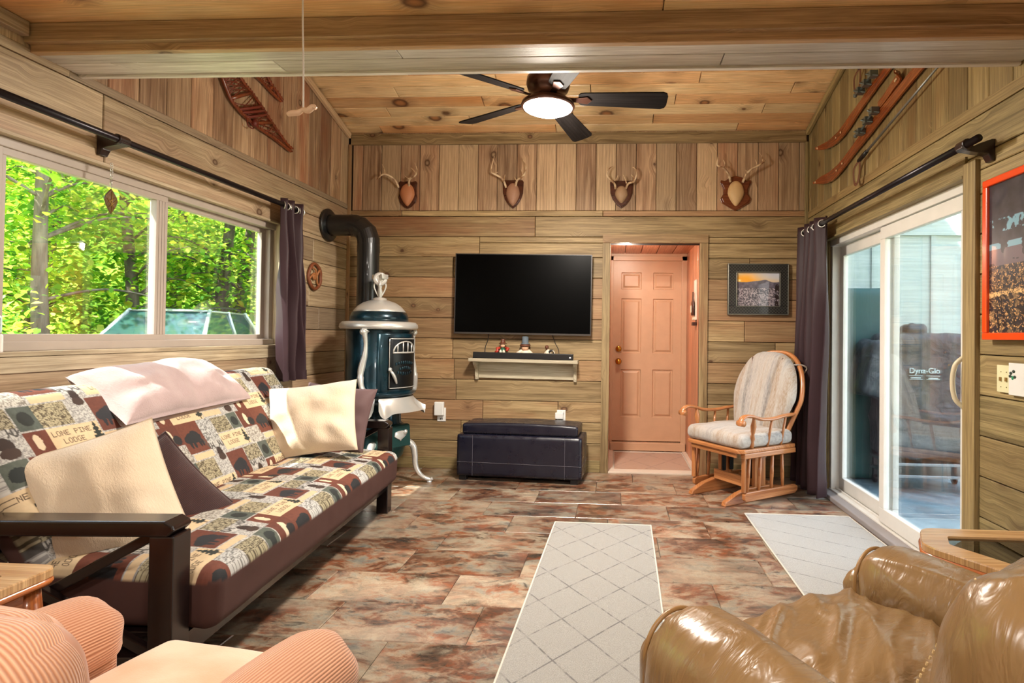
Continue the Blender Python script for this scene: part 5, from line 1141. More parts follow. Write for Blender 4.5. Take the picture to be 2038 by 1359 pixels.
for s in (-1, 1):
    x = .255*s
    gpart('side_rail', lambda m: m.prism([(-.25, .05), (-.235, .035), (.27, .035), (.30, .055), (.30, .085), (.27, .10), (-.235, .10), (-.25, .085)], 0, .03, Matrix(((0, 0, 1, x-.015), (1, 0, 0, 0), (0, 1, 0, 0), (0, 0, 0, 1)))), bevel=.006, seg=3)
    gpart('seat_rail', lambda m: m.box((x-.02, -.26, .335), (x+.02, .27, .372)), bevel=.006)
    for y0, y1 in ((-.215, -.195), (-.10, -.085), (.03, .04), (.15, .14)):
        gpart('lower_spindle', lambda m: m.tube([(x, y0, .095), (x, (y0+y1)/2, .20), (x, y1, .34)], [.011, .014, .011], 10), smooth=True)
    gpart('front_slat', lambda m: m.box((x-.018, -.255, .10), (x+.014, -.235, .34), TR(0, 0, 0)), bevel=.004)
    gpart('arm_post', lambda m: m.lathe([(.014, .405), (.018, .43), (.013, .45), (.019, .47), (.012, .50), (.017, .52), (.021, .56), (.012, .60), (.012, .625)], 14, Matrix.Translation((.285*s, -.19, 0)) @ Matrix.Rotation(.10*s, 4, 'Y') @ Matrix.Translation((-.055*s, 0, 0))), smooth=True)
    for y in (-.03, .11):
        gpart('arm_spindle', lambda m: m.tube([(.27*s, y, .405), (.285*s, y+.03, .60)], .0095, 10), smooth=True)
    ar = bez([(.30*s, -.335, .575), (.30*s, -.33, .61), (.30*s, -.29, .636), (.298*s, -.22, .632), (.292*s, -.12, .606), (.285*s, .0, .600), (.276*s, .12, .612), (.268*s, .24, .618)], 6)
    gpart('armrest', lambda m: m.tube(ar, [.021]*8+[.023]*(len(ar)-8), 14, flat=.55, flatv=(0, 0, 1)), smooth=True)
    gpart('arm_scroll', lambda m: m.tube([(.30*s-.028, -.325, .592), (.30*s+.028, -.325, .592)], .021, 14), smooth=True)
gpart('seat_frame', lambda m: m.prism([(-.285, -.27), (-.25, -.315), (.25, -.315), (.285, -.27), (.27, .27), (-.27, .27)], .372, .402), bevel=.008, seg=3)
gpart('front_apron', lambda m: m.box((-.23, -.30, .34), (.23, -.285, .372)), bevel=.003)
dsc = lambda P, N: .018*(1-(P[:, 0]/.28)**2).clip(0)*(1-(P[:, 1]/.27)**2).clip(0)*(N[:, 2] > .2)+.008*(vnoise(P+1, 9)-.5)
rbox('seat_cushion', (.56, .56, .105), .045, .014, mat_weave, gl, dsc, TR(0, -.035, .455))
def gout(u): # outline of the back: half width at height 0..1
    return lerp(.20, .285, min(1, u/.45)) if u < .45 else .285*math.sqrt(max(0, 1-((u-.45)/.55)**2))**.82
TBk = TR(0, .17, .43, R_(-17))
HB = .66
def arch_path(e, n_=26, z0=0.):
    out = [(-(gout(z0)+e), 0, z0*HB)]
    for i in range(n_+1):
        u = i/n_; uu = z0+(1-z0)*math.sin(u*PI/2); out.append((-(gout(uu)+e if uu < .999 else 0), 0, uu*HB+e*uu))
    return out+[(-p[0], p[1], p[2]) for p in reversed(out[:-1])]
gpart('back_hoop', lambda m: m.tube([TBk @ Vector((p[0], .035, p[2])) for p in arch_path(.012)], .019, 12, flat=1.), smooth=True)
for x in (-.16, -.08, 0, .08, .16):
    gpart('back_spindle', lambda m: m.tube([TBk @ Vector((x*.8, .06, -.02)), TBk @ Vector((x, .06, HB*(.97-abs(x)*1.0)))], .009, 8), smooth=True)
mb = MB()
def bc(u, v):
    z = v*HB; hw = gout(min(.9995, max(.0, v)))*1.03; s_ = 2*u-1; x = s_*hw
    k = max(0, 1-abs(s_)**4)**.5*max(0, 1-abs(2*v-1)**7)**.5; seam = .035*(math.exp(-((abs(x)-(.10+.05*v*v))/.010)**2))
    return (x, -(.02+.095*k-seam*k+.01*fbm((x*6, z*5, 2))), z)
mb.grid(lambda u, v: tuple(TBk @ Vector(bc(u, v))), 70, 50)
mb.grid(lambda u, v: tuple(TBk @ Vector(((1-2*u)*gout(min(.9995, v))*.995, .03*max(0, 1-abs(2*u-1)**4)**.5*max(0, 1-abs(2*v-1)**7)**.5-.02, v*HB))), 40, 40)
mb.build('back_cushion', mat_weave, gl, smooth=True)
for s in (-1, 1): gpart('cushion_tie', lambda m: m.tube([TBk @ Vector(p) for p in bez([(s*.2, -.01, HB*.86), (s*.24, .04, HB*.88), (s*.255, .08, HB*.86), (s*.23, .085, HB*.80)], 5)], .006, 6), mat=mat_weave, smooth=True)
for s in (-1, 1): gpart('seam_cord', lambda m: m.tube([TBk @ Vector((s*(.10+.05*(i/20)**2), -.078, HB*(.06+.85*i/20))) for i in range(21)], .0035, 6), mat=plain('brown_cord', (116, 88, 74), .7), smooth=True)

# ------------------------------------------------------------------ rugs
def rugmat(name, a, b, base, line, second=True, edge=(196, 190, 180)):
    m = NT(name); o = m.obj(); s_ = m.n('SeparateXYZ', {0: o}); n = m.noise(o, 26, 3)
    p1 = m.math('ABSOLUTE', m.math('SUBTRACT', m.math('FRACT', m.math('ADD', m.math('MULTIPLY', s_.outputs[0], 1/a), m.math('MULTIPLY', s_.outputs[1], 1/b))), .5))
    p2 = m.math('ABSOLUTE', m.math('SUBTRACT', m.math('FRACT', m.math('SUBTRACT', m.math('MULTIPLY', s_.outputs[0], 1/a), m.math('MULTIPLY', s_.outputs[1], 1/b))), .5))
    ln = m.math('LESS_THAN', p1, .018)
    if second: ln = m.math('MAXIMUM', ln, m.math('MULTIPLY', m.math('LESS_THAN', p2, .018), 1.))
    ln = m.math('MULTIPLY', ln, m.mr(n, .42, .56, .25, .9)); f = m.noise(o, 260, 3, .8)
    col = m.mix(m.mr(f, .35, .65), C(*base), tuple(x*.6 for x in C(*base)[:3])+(1,)); m.set(col=m.mix(ln, col, C(*line)), rough=.95, sheen=.3, spec=.1)
    m.bump(m.math('SUBTRACT', f, m.math('MULTIPLY', ln, .8)), .8, .006); return m.m
mat_rug = rugmat('cream_diamond_pile', .24, .30, (170, 165, 156), (98, 94, 90)); mat_edge = plain('rug_binding', (206, 198, 184), .9)
def rug(label, x0, x1, y0, y1, rz=0, mat=mat_rug, th=.011):
    t = thing('rug', label, 'rug', ((x0+x1)/2, (y0+y1)/2, .0005), rz); w_, h_ = x1-x0, y1-y0
    def fn(u, v): e = min(u, 1-u, v, 1-v); return ((u-.5)*w_+.003*fbm((v*9, u, 3)), (v-.5)*h_, th*(1-.5*math.exp(-e*60))+.0015*fbm((u*12, v*22, 1)))
    mb = MB(); mb.grid(fn, 40, 90); mb.box((-w_/2+.002, -h_/2+.002, 0), (w_/2-.002, h_/2-.002, th*.45)); mb.build('pile', mat, t, smooth=False)
    e = [(-w_/2, -h_/2), (w_/2, -h_/2), (w_/2, h_/2), (-w_/2, h_/2)]; pts = []
    for i in range(4):
        a, b = e[i], e[(i+1) % 4]; pts += [(lerp(a[0], b[0], k/10), lerp(a[1], b[1], k/10), .005) for k in range(10)]
    mb = MB(); mb.tube(pts, .0045, 6, closed=True); mb.build('binding', mat_edge, t, smooth=True)
rug('long cream runner rug with grey diamond lines in the middle of the floor', -.385, .213, 1.12, 3.53, R_(-1))
rug('cream rug with grey diagonal lines in front of the sliding door', .875, 1.552, 1.75, 3.825, 0, rugmat('cream_line_pile', .34, .22, (184, 181, 176), (104, 101, 98), False))
rug('tan mat in the recess before the peach door', .0, .68, 4.96, 5.72, 0, rugmat('tan_line_pile', .34, .5, (206, 158, 124), (150, 112, 88)), .008)

# ------------------------------------------------------------------ end tables
mat_maple = wood('maple_end_table', (214, 176, 126), (176, 130, 80), (190, 140, 88), (204, 160, 110), kn=0, rough=.25, coat=.5)
mat_maple2 = wood('amber_end_table', (196, 116, 60), (150, 78, 34), (170, 92, 44), (186, 106, 54), kn=0, rough=.25, coat=.5)
mat_tint = glass('smoked_table_glass', (.34, .40, .40), 1.6)
def rpoly(P, r, n=5):
    out = []
    for i in range(len(P)):
        p0, p1, p2 = Vector(P[i-1]), Vector(P[i]), Vector(P[(i+1) % len(P)]); a = (p0-p1).normalized()*r; b = (p2-p1).normalized()*r
        for k in range(n+1):
            t = k/n; q = (p1+a)*(1-t)**2+p1*2*t*(1-t)+(p1+b)*t*t; out.append((q.x, q.y))
    return out
def inset(P, d):
    c = Vector((sum(p[0] for p in P)/len(P), sum(p[1] for p in P)/len(P))); out = []
    for i in range(len(P)):
        p0, p1, p2 = Vector(P[i-1]), Vector(P[i]), Vector(P[(i+1) % len(P)]); e1 = (p1-p0).normalized(); e2 = (p2-p1).normalized(); n1 = Vector((-e1.y, e1.x)); n2 = Vector((-e2.y, e2.x))
        b = (n1+n2).normalized(); k = d/max(.3, b.dot(n1)); q = p1+b*k; out.append((q.x, q.y))
    return out
def end_table(label, P, z):
    cx = sum(p[0] for p in P)/len(P); cy = sum(p[1] for p in P)/len(P); P = [(p[0]-cx, p[1]-cy) for p in P]
    t = thing('end_table', label, 'table', (cx, cy, 0)); o = rpoly(P, .04); i_ = rpoly(inset(P, .075), .012)
    mb = MB(); n_ = len(o)
    R0 = [mb.av((x, y, z-.022)) for x, y in o]; R1 = [mb.av((x, y, z-.004)) for x, y in o]; R2 = [mb.av((x*.994, y*.994, z)) for x, y in o]; R3_ = [mb.av((x, y, z)) for x, y in i_]; R4 = [mb.av((x, y, z-.012)) for x, y in i_]; R5 = [mb.av((x, y, z-.022)) for x, y in i_]
    for A, B in ((R0, R1), (R1, R2), (R2, R3_), (R3_, R4), (R4, R5), (R5, R0)):
        for k in range(n_):
            k2 = (k+1) % n_; mb.af([A[k], A[k2], B[k2], B[k]], [(mb.v[j][0]+mb.v[j][1]*.2, mb.v[j][1]) for j in (A[k], A[k2], B[k2], B[k])])
    mb.build('table_top', mat_maple, t)
    mb = MB(); mb.prism(i_, z-.014, z-.007); mb.build('glass_insert', mat_tint, t)
    mb = MB(); q = rpoly(inset(P, .006), .04); mb.tube([(x, y, z-.032) for x, y in q], .011, 8, closed=True); mb.build('moulding', mat_maple2, t, smooth=True)
    a = rpoly(inset(P, .028), .02); b = rpoly(inset(P, .046), .02); mb = MB(); n_ = len(a); RR = [[mb.av((x, y, zz)) for x, y in L_] for L_, zz in ((a, z-.04), (a, z-.13), (b, z-.13), (b, z-.04))]
    for A, B in zip(RR, RR[1:]+RR[:1]):
        for k in range(n_): mb.af([A[k], A[(k+1) % n_], B[(k+1) % n_], B[k]], [(k*.1, .0), (k*.1+.1, 0), (k*.1+.1, .09), (k*.1, .09)])
    mb.build('apron', mat_maple2, t)
    for x, y in inset(P, .045):
        mb = MB(); mb.tube([(x*.99, y*.99, z-.05), (x*1.0, y*1.0, z-.12), (x*.97, y*.97, z-.25), (x*.96, y*.96, .08), (x*1.0, y*1.0, 0)], [.03, .034, .022, .016, .024], 12); mb.build('leg', mat_maple2, t, smooth=True)
end_table('wood end table with dark glass top between tan leather recliner and right wall', [(.935, 1.80), (1.20, 1.35), (1.585, 1.35), (1.585, 1.96), (1.02, 1.96)][::1] if False else [(.95, 1.80), (1.26, 1.30), (1.57, 1.30), (1.57, 1.955), (1.025, 1.955)], .55)
end_table('wood end table with glass top between the futon arm and the corduroy armchair', [(-2.05, .98), (-1.47, .98), (-1.47, 1.43), (-2.05, 1.43)], .55)

# ------------------------------------------------------------------ leather recliner
lm = NT('tan_leather'); _o = lm.obj(); _n = lm.noise(_o, 3.2, 4, .5, .6); _w = lm.noise(lm.vmul(_o, (1., 2.6, 1.)), 7, 3, .5, 1.6); _f = lm.noise(_o, 240, 3)
lm.set(col=lm.mix(_n, C(140, 108, 70), C(114, 86, 52)), rough=lm.mr(_w, .3, .7, .26, .4), coat=.35, coatr=.25, spec=.55)
lm.bump(lm.math('ADD', lm.math('MULTIPLY', _w, 1.), lm.math('MULTIPLY', _f, .02)), .35, .02); mat_tan = lm.m
mat_tanpipe = plain('tan_piping', (150, 112, 66), .4)
def wrk(sc, amp, seed, sharp=1.):
    def f(P, N):
        q = P*np.array(sc)+seed; r = 1-np.abs(2*vnoise(q, 1.)-1); r2 = 1-np.abs(2*vnoise(q+9, 2.1)-1)
        return amp*(r**3*.8+r2**3*.35)-amp*.3
    return f
rec = thing('leather_recliner', 'golden tan leather recliner in the near right corner', 'armchair', (.625, 1.275, 0), R_(214))
def puff(P, h, k): return k*(1-(P[:, 0]/h[0])**2).clip(0)*(1-(P[:, 1]/h[1])**2).clip(0)
f1 = wrk((3.2, 15, 3), .020, 2); XR = {1: .345, -1: -.44}
rbox('seat_cushion', (.58, .62, .20), .07, .009, mat_tan, rec, lambda P, N: f1(P @ np.array([[.86, -.5, 0], [.5, .86, 0], [0, 0, 1]]), N)*(N[:, 2] > -.2)+puff(P, (.26, .32), .03)*(N[:, 2] > .3), TR(-.045, -.06, .345))
rbox('footrest_panel', (.55, .10, .30), .045, .02, mat_tan, rec, wrk((4, 4, 9), .010, 5), TR(0, -.37, .21))
rbox('base', (.84, .62, .16), .03, .03, mat_tan, rec, None, TR(0, .02, .11))
for s in (-1, 1):
    f = wrk((9, 3.2, 5), .011, 7+s)
    tap = lambda P, N, s=s, f=f: f(P, N)+.018*np.exp(-((P[:, 1]+.2)/.22)**2)-.018*(P[:, 1] > .2)*(P[:, 1]-.2)*4
    a = rbox('arm', (.205, .68, .34), .098, .010, mat_tan, rec, tap, TR(XR[s], -.01, .375))
    rbox('arm_front', (.185, .13, .34), .06, .010, mat_tan, a, wrk((16, 16, 5), .012, 3+s), TR(XR[s], -.325, .315))
    mb = MB(); e = [(XR[s]+.09*math.cos(t), -.335, .44+.092*math.sin(t)) for t in [PI*i/20 for i in range(21)]]; mb.tube([(e[0][0], e[0][1], .2)]+e+[(e[-1][0], e[-1][1], .2)], .0055, 8); mb.build('piping', mat_tanpipe, a, smooth=True)
fb = wrk((5, 5, 3), .014, 11)
TBR = TR(-.03, .30, .585, R_(-22))
rbox('back', (.70, .22, .50), .10, .012, mat_tan, rec, lambda P, N: fb(P, N)+.018*np.exp(-((P[:, 2]-.10)/.10)**2)-.02*np.exp(-((P[:, 2]+.04)/.025)**2), TBR)
mb = MB()
for i in range(32):
    z = -.22+.013*i; mb.tube([TBR @ Vector((.27+.02*math.sin(i*.1), -.118, z)), TBR @ Vector((.27+.02*math.sin(i*.1), -.119, z+.006))], .002, 5)
mb.build('stitching', plain('tan_thread', (226, 196, 144), .6), rec)
for x in (-.3, .3):
    for y in (-.25, .28):
        mb = MB(); mb.box((x-.03, y-.03, 0), (x+.03, y+.03, .035)); mb.build('foot', mat_black, rec)

# ------------------------------------------------------------------ corduroy armchair
mat_cord = cord('apricot_corduroy', (214, 164, 130), (170, 112, 80), .0062)
cmx = NT('peach_velour'); _n = cmx.noise(cmx.obj(), 5, 4, .5, .4); cmx.set(col=cmx.mix(cmx.mr(_n, .35, .65), C(218, 184, 156), C(204, 158, 124)), rough=.85, sheen=.4, spec=.2); cmx.bump(cmx.noise(cmx.obj(), 300, 2), .3, .002); mat_velour = cmx.m
arc = thing('corduroy_armchair', 'apricot corduroy armchair in the near left corner', 'armchair', (-.935, .93, 0), R_(171))
dv_ = lambda P, N: puff(P, (.27, .30), .022)*(N[:, 2] > .3)+.006*(vnoise(P+2, 6)-.5)
rbox('seat_cushion', (.46, .66, .16), .04, .012, mat_velour, arc, dv_, TR(0, -.07, .345))
rbox('base', (.66, .56, .22), .02, .03, mat_cord, arc, None, TR(0, .02, .18))
for s in (-1, 1):
    mb = MB()
    def armf(u, v, s=s):
        y = lerp(-.30, .30, v); a = PI*(1.25)*u-PI*.12; r_ = .088+.006*math.sin(v*6); k = 1.
        if v < .12: k = math.sqrt(max(0, 1-((.12-v)/.12)**2)); k = .25+.75*k
        if u < .5: pass
        x = .30*s+s*(-r_*k*math.cos(a)); z = .478+r_*k*math.sin(a)*1.02+.012*math.sin(v*PI)
        if a < 0: z = .478+r_*k*math.sin(a)
        return (x, y+.004*math.sin(u*20), z)
    mb.grid(lambda u, v: armf(u, v), 44, 40, su=.36, sv=.6)
    n_ = 44; c_ = mb.av((.30*s, -.302, .478)); 
    for i in range(n_): mb.af([c_, i*41, (i+1)*41], [(0, 0), (.01*i, .1), (.01*i+.01, .1)])
    mb.uv = [[(p[1], p[0]) for p in f_] for f_ in mb.uv]
    ao = mb.build('arm', mat_cord, arc, smooth=True)
    mb = MB(); mb.box((.30*s-.075, -.27, .08), (.30*s+.075, .30, .50)); mb.build('arm_panel', mat_cord, ao, bevel=.02, seg=3)
rbox('back', (.70, .20, .48), .085, .014, mat_cord, arc, lambda P, N: .012*(vnoise(P, 7)-.5), TR(0, .27, .59, R_(-8)))
rbox('back_pillow', (.46, .16, .40), .075, .014, mat_cord, arc, lambda P, N: .012*(vnoise(P+4, 7)-.5), TR(0, .19, .60, R_(-8)))
for x in (-.26, .26):
    for y in (-.2, .25):
        mb = MB(); mb.tube([(x, y, 0), (x, y, .08)], [.018, .026], 10); mb.build('leg', mat_maple2, arc, smooth=True)
# ------------------------------------------------------------------ the rest of the room behind the camera
mb = MB(); y = -.6; k = 0
while y > -3.6:
    u = WL-.61+offs[k % 6]; tl = []
    while u < WR: tl.append(u+.61); u += .61
    boards(mb, lambda a, b, w_: (a, b, w_-.006), rowrects(WL-.02, WR, y-.305, y, tl), gap=.0018, th=.006); y -= .305; k += 1
mb.m = 1; mb.box((WL-.1, -3.7, -.08), (WR+.02, -.6, -.006)); st(mb.build('floor_rear', [mat_slate, mat_dark]))
mb = MB(); mb.box((WL-.12, -3.7, -.1), (WL, -.6, 2.5)); st(mb.build('wall_left_rear', mat_wallL))
OPN = (-3.3, -.9, 0, 2.1)
mb = MB(); mb.box((WR, -3.7, -.1), (WR+.12, OPN[0], 2.5)); mb.box((WR, OPN[1], -.1), (WR+.12, -.6, 2.5)); mb.box((WR, OPN[0], OPN[3]), (WR+.12, OPN[1], 2.5)); st(mb.build('wall_right_rear', mat_wallR))
mb = MB(); mb.box((WL-.12, -3.8, -.1), (WR+.12, -3.68, 2.5)); st(mb.build('wall_rear', mat_wall))
mb = MB(); mb.box((WL-.1, -3.7, 2.402), (WR+.1, -.6, 2.5)); st(mb.build('ceiling_rear', mat_ceil))
w2 = st(thing('added_window', None, None, (WR+.06, -2.1, 0)))  # unseen window added behind the camera to let in daylight
mb = MB(); mb.box((-.03, -1.2, 0), (.03, -1.14, 2.1)); mb.box((-.03, 1.14, 0), (.03, 1.2, 2.1)); mb.box((-.03, -.03, 0), (.03, .03, 2.1)); mb.box((-.03, -1.14, 0), (.03, 1.14, .07)); mb.box((-.03, -1.14, 2.03), (.03, 1.14, 2.1)); mb.build('window_frame', mat_vinyl, w2)  # frame of the added unseen window
mb = MB(); mb.box((-.003, -1.14, .07), (.003, 1.14, 2.03)); mb.build('window_pane', mat_glass, w2)  # pane of the added unseen window
# unseen lamps added behind the camera to fill the room with light
mat_dif = NT('fill_lamp_glass'); mat_dif.set(col=(1, 1, 1, 1), emis=(1, .9, .78, 1), estr=13.); mat_dif = mat_dif.m
for x, y, wh in ((-.9, -.35, 'left one of the front pair'), (.7, -.35, 'right one of the front pair'), (-.1, -2.2, 'the rearmost one')):
    t = thing('fill_lamp', 'unseen round lamp added for fill light on the low ceiling, '+wh, 'lamp', (x, y, 2.40), group='unseen fill lamps added to the low ceiling')
    mb = MB(); mb.lathe([(.17, 0), (.175, -.02), (.16, -.03)], 32); mb.build('fill_lamp_base', mat_white, t, smooth=True)
    mb = MB(); mb.lathe([(.158, -.03), (.14, -.055), (.08, -.075), (.0005, -.08)], 32, cap=False); mb.build('fill_lamp_shade', mat_dif, t, smooth=True)
    l = bpy.data.lights.new('fill_lamp_light', 'AREA'); l.shape = 'DISK'; l.size = .3; l.energy = FILL_W; l.color = (1, .94, .87); l.spread = math.radians(175); lo = bpy.data.objects.new('fill_lamp_light', l); COL.objects.link(lo); lo.location = (x, y, 2.31)

# ------------------------------------------------------------------ porch outside the sliding door
mat_conc = NT('blue_grey_concrete'); _o = mat_conc.obj(); mat_conc.set(col=mat_conc.ramp(mat_conc.noise(_o, 5, 6, .6, .8), [(.35, C(96, 118, 130)), (.6, C(134, 156, 166)), (.75, C(160, 176, 182))]), rough=.45); mat_conc.bump(mat_conc.noise(_o, 60, 4), .2, .004); mat_conc = mat_conc.m
mb = MB(); mb.box((WR+.14, 1.0, -.16), (4.6, 5.6, -.05)); st(mb.build('floor_porch', mat_conc))
mp = NT('pale_porch_panel'); _o = mp.obj(); _n = mp.noise(mp.vmul(_o, (2, 2, 60)), 1., 4); mp.set(col=mp.mix(mp.mr(_n, .4, .6), C(196, 210, 206), C(180, 196, 192)), rough=.6); mp = mp.m
mb = MB(); mb.box((WR+.14, 5.25, -.16), (4.6, 5.33, 3.4))
for x in (2.335, 2.856, 3.15, 3.67, 4.19): mb.box((x-.022, 5.232, -.05), (x+.022, 5.249, 2.12)); mb.box((x-.022, 5.232, 2.2), (x+.022, 5.249, 3.4))
mb.box((WR+.14, 5.22, 2.12), (4.6, 5.249, 2.155)); mb.box((WR+.14, 5.235, 2.155), (4.6, 5.249, 2.24)); st(mb.build('wall_porch', mp))
mcov = NT('charcoal_grill_cover'); _o = mcov.obj(); mcov.set(col=C(64, 70, 74), rough=.42, spec=.4); mcov.bump(mcov.noise(_o, 6, 4, .55, 1.2), .6, .05); mcov = mcov.m
gr = thing('covered_grill', 'large gas grill under a dark grey cover on the porch', 'grill', (2.54, 4.82, -.05))
fg = wrk((5, 5, 3.0), .035, 21)
def gtap(P, N): return fg(P, N)
gc = rbox('grill_cover', (.72, .42, .98), .05, .018, mcov, gr, gtap, TR(.02, 0, .77))
rbox('side_shelf_cover', (.22, .36, .46), .05, .018, mcov, gc, wrk((6, 6, 4), .03, 31), TR(-.40, .02, .98, 0, R_(14)))
rbox('lid_bulge', (.17, .16, .12), .04, .012, mcov, gc, wrk((12, 12, 9), .02, 41), TR(-.1, -.05, 1.29))
for z in (.14, .235):
    mb = MB(); mb.box((-.33, -.2, z-.012), (.40, .2, z+.012)); mb.build('bottom_shelf', plain('grill_steel', (150, 156, 158), .3, .8), gr, bevel=.004)
for x in (-.3, .36):
    for y in (-.17, .17):
        mb = MB(); mb.box((x-.015, y-.015, .05), (x+.015, y+.015, .3)); mb.build('leg', mat_black, gr)
        mb = MB(); mb.lathe([(.0005, -.014), (.03, -.014), (.038, -.008), (.038, .008), (.03, .014), (.0005, .014)], 20, Matrix.Translation((x, y, .038)) @ Matrix.Rotation(PI/2, 4, 'Y')); mb.build('caster', mat_black, gr, smooth=True)
def text_obj(name, s, size, parent, T, mat, ext=.0015, sx=1.):
    cu = bpy.data.curves.new(name, 'FONT'); cu.body = s; cu.size = size; cu.extrude = ext; cu.align_x = 'CENTER'
    o = bpy.data.objects.new(name, cu); COL.objects.link(o); dg = bpy.context.evaluated_depsgraph_get(); me = bpy.data.meshes.new_from_object(o.evaluated_get(dg)); bpy.data.objects.remove(o)
    me.materials.clear(); me.materials.append(mat); o = bpy.data.objects.new(name, me); COL.objects.link(o); o.parent = parent; o.matrix_local = T @ Matrix.Scale(sx, 4, (1, 0, 0)); return o
mat_logo = plain('pale_logo_ink', (206, 226, 226), .6)
TG = Matrix.Translation((-.11, -.245, .965)) @ Matrix.Rotation(PI/2, 4, 'X')
text_obj('logo_lettering', 'Dyna-Glo', .060, gr, TG, mat_logo, .006)
mb = MB()
for x0, x1 in ((-.115, -.015), (.015, .115)):
    for z in (-.022, -.050): mb.box((x0-.11, -.252, .965+z), (x1-.11, -.238, .965+z+.003))
mb.box((-.215, -.252, .925), (-.14, -.238, .932)); mb.box((-.08, -.252, .923), (-.01, -.238, .930)); mb.build('logo_bars', mat_logo, gr)
tp = thing('wall_shade_slab', 'dark green slab standing in for the shade on the porch wall behind the grill', 'painted shade', (2.12, 5.12, -.05))  # added dark slab in the shape of the shade on the porch wall
rbox('shade_slab', (.66, .16, 1.68), .07, .03, plain('painted_wall_shade', (52, 92, 88), .6), tp, wrk((3, 3, 1.5), .012, 3), TR(0, 0, .84))

# ------------------------------------------------------------------ outdoors beyond the futon window
mgr = NT('leaf_litter'); _o = mgr.obj(); mgr.set(col=mgr.ramp(mgr.noise(_o, 1.2, 8, .7), [(.3, C(62, 84, 40)), (.5, C(118, 128, 66)), (.7, C(150, 132, 98))]), rough=.9)
mb = MB(); mb.box((-70, -40, -.3), (WL-.13, 80, -.04)); mb.box((WL-.13, WD+.2, -.5), (70, 80, -.42)); mb.box((WR+.13, -40, -.5), (70, WD+.2, -.42)); st(mb.build('ground', mgr.m))
lf = NT('maple_leaf'); _c = lf.rnd(); _t = lf.t
lf.set(col=_c, rough=.5, spec=.3); tr = lf.n('BsdfTranslucent', {0: _c}); mxs = lf.n('MixShader', {0: .55}); _t.links.new(lf.b.outputs[0], mxs.inputs[1]); _t.links.new(tr.outputs[0], mxs.inputs[2]); _t.links.new(mxs.outputs[0], _t.nodes['Material Output'].inputs[0]); mat_leaf = lf.m
PAL = [(150, 196, 50), (190, 214, 60), (112, 170, 44), (218, 224, 96), (84, 142, 44), (232, 218, 76), (136, 186, 80), (236, 186, 80)]
PALW = [.24, .2, .2, .10, .14, .06, .05, .01]
def leaves(name, mat, pts, size, seed, parent=None, pal=PAL, w_=PALW):
    rs = np.random.RandomState(seed); n = len(pts); P = np.asarray(pts)
    s = size*(.6+.8*rs.rand(n)); yaw_ = rs.rand(n)*2*PI; tilt = rs.normal(0, .5, n); rol = rs.normal(0, .4, n)
    u = np.stack([np.cos(yaw_)*np.cos(tilt), np.sin(yaw_)*np.cos(tilt), np.sin(tilt)], 1); h = np.stack([-np.sin(yaw_), np.cos(yaw_), np.sin(rol)], 1); h /= np.linalg.norm(h, axis=1, keepdims=True)
    lu = np.array([-.5, -.1, .2, .55, .2, -.1]); lv = np.array([0, -.34, -.26, 0, .26, .34]); dz = np.array([0, .06, .05, -.1, .05, .06])
    V = P[:, None]+s[:, None, None]*(u[:, None]*lu[None, :, None]+h[:, None]*lv[None, :, None]); V[..., 2] += s[:, None]*dz
    V = V.reshape(-1, 3); F = np.arange(n*6).reshape(n, 6)
    me = bpy.data.meshes.new(name); me.vertices.add(len(V)); me.vertices.foreach_set('co', V.ravel()); me.loops.add(n*6); me.loops.foreach_set('vertex_index', F.ravel().astype(np.int32)); me.polygons.add(n); me.polygons.foreach_set('loop_start', np.arange(0, n*6, 6, dtype=np.int32)); me.polygons.foreach_set('loop_total', np.full(n, 6, dtype=np.int32)); me.update(calc_edges=True)
    pc_ = np.array([[lin(q) for q in c] for c in pal]); idx = rs.choice(len(pal), n, p=w_); cc = pc_[idx]*(.75+.5*rs.rand(n, 1))
    at = me.attributes.new('rnd', 'FLOAT_COLOR', 'FACE'); at.data.foreach_set('color', np.concatenate([cc, np.ones((n, 1))], 1).astype(np.float32).ravel()); me.materials.append(mat)
    o = bpy.data.objects.new(name, me); COL.objects.link(o)
    if parent is not None: o.parent = parent
    return o
mbk = NT('tree_bark'); _o = mbk.obj(); mbk.set(col=mbk.mix(mbk.mr(mbk.noise(mbk.vmul(_o, (6, 6, 1.2)), 1., 5), .35, .65), C(62, 54, 46), C(128, 116, 100)), rough=.9); mbk.bump(mbk.noise(mbk.vmul(_o, (20, 20, 3)), 1., 4), .6, .03)
def tree(label, x, y, r, hgt, seed, crown=900, lean=(0, 0), low=1.4):
    t = thing('forest_tree', label, 'tree', (x, y, -.04), group='slender leafy trees in the wood outside the window'); rs = random.Random(seed); mb = MB()
    P = bez([(0, 0, 0), (lean[0]*.3+rs.uniform(-.1, .1), lean[1]*.3, hgt*.3), (lean[0]*.6+rs.uniform(-.2, .2), lean[1]*.6, hgt*.62), (lean[0], lean[1], hgt)], 6); n_ = len(P)
    mb.tube(P, [r*(1.15-.75*(i/(n_-1))) for i in range(n_)], 12); mb.build('trunk', mbk.m, t, smooth=True)
    pts = []; mbb = MB()
    for k in range(16):
        z0 = rs.uniform(.22, .98)*hgt; a = rs.uniform(0, 2*PI); L_ = rs.uniform(.9, 2.3); i = min(n_-1, int(z0/hgt*(n_-1))); b0 = P[i]
        e = b0+Vector((math.cos(a)*L_, math.sin(a)*L_, rs.uniform(.1, .9))); mid = (b0+e)/2+Vector((0, 0, .2)); q = bez([b0, mid, e], 5); mbb.tube(q, [.035*(1-.8*j/(len(q)-1)) for j in range(len(q))], 6)
        for j in range(crown//16):
            c = q[min(len(q)-1, int((.3+.7*rs.random())*len(q)))]; pts.append((c.x+rs.gauss(0, .33), c.y+rs.gauss(0, .33), c.z+rs.gauss(0, .2)))
    mbb.build('branches', mbk.m, t, smooth=True); leaves('foliage', mat_leaf, pts, .13, seed, t)
    return t
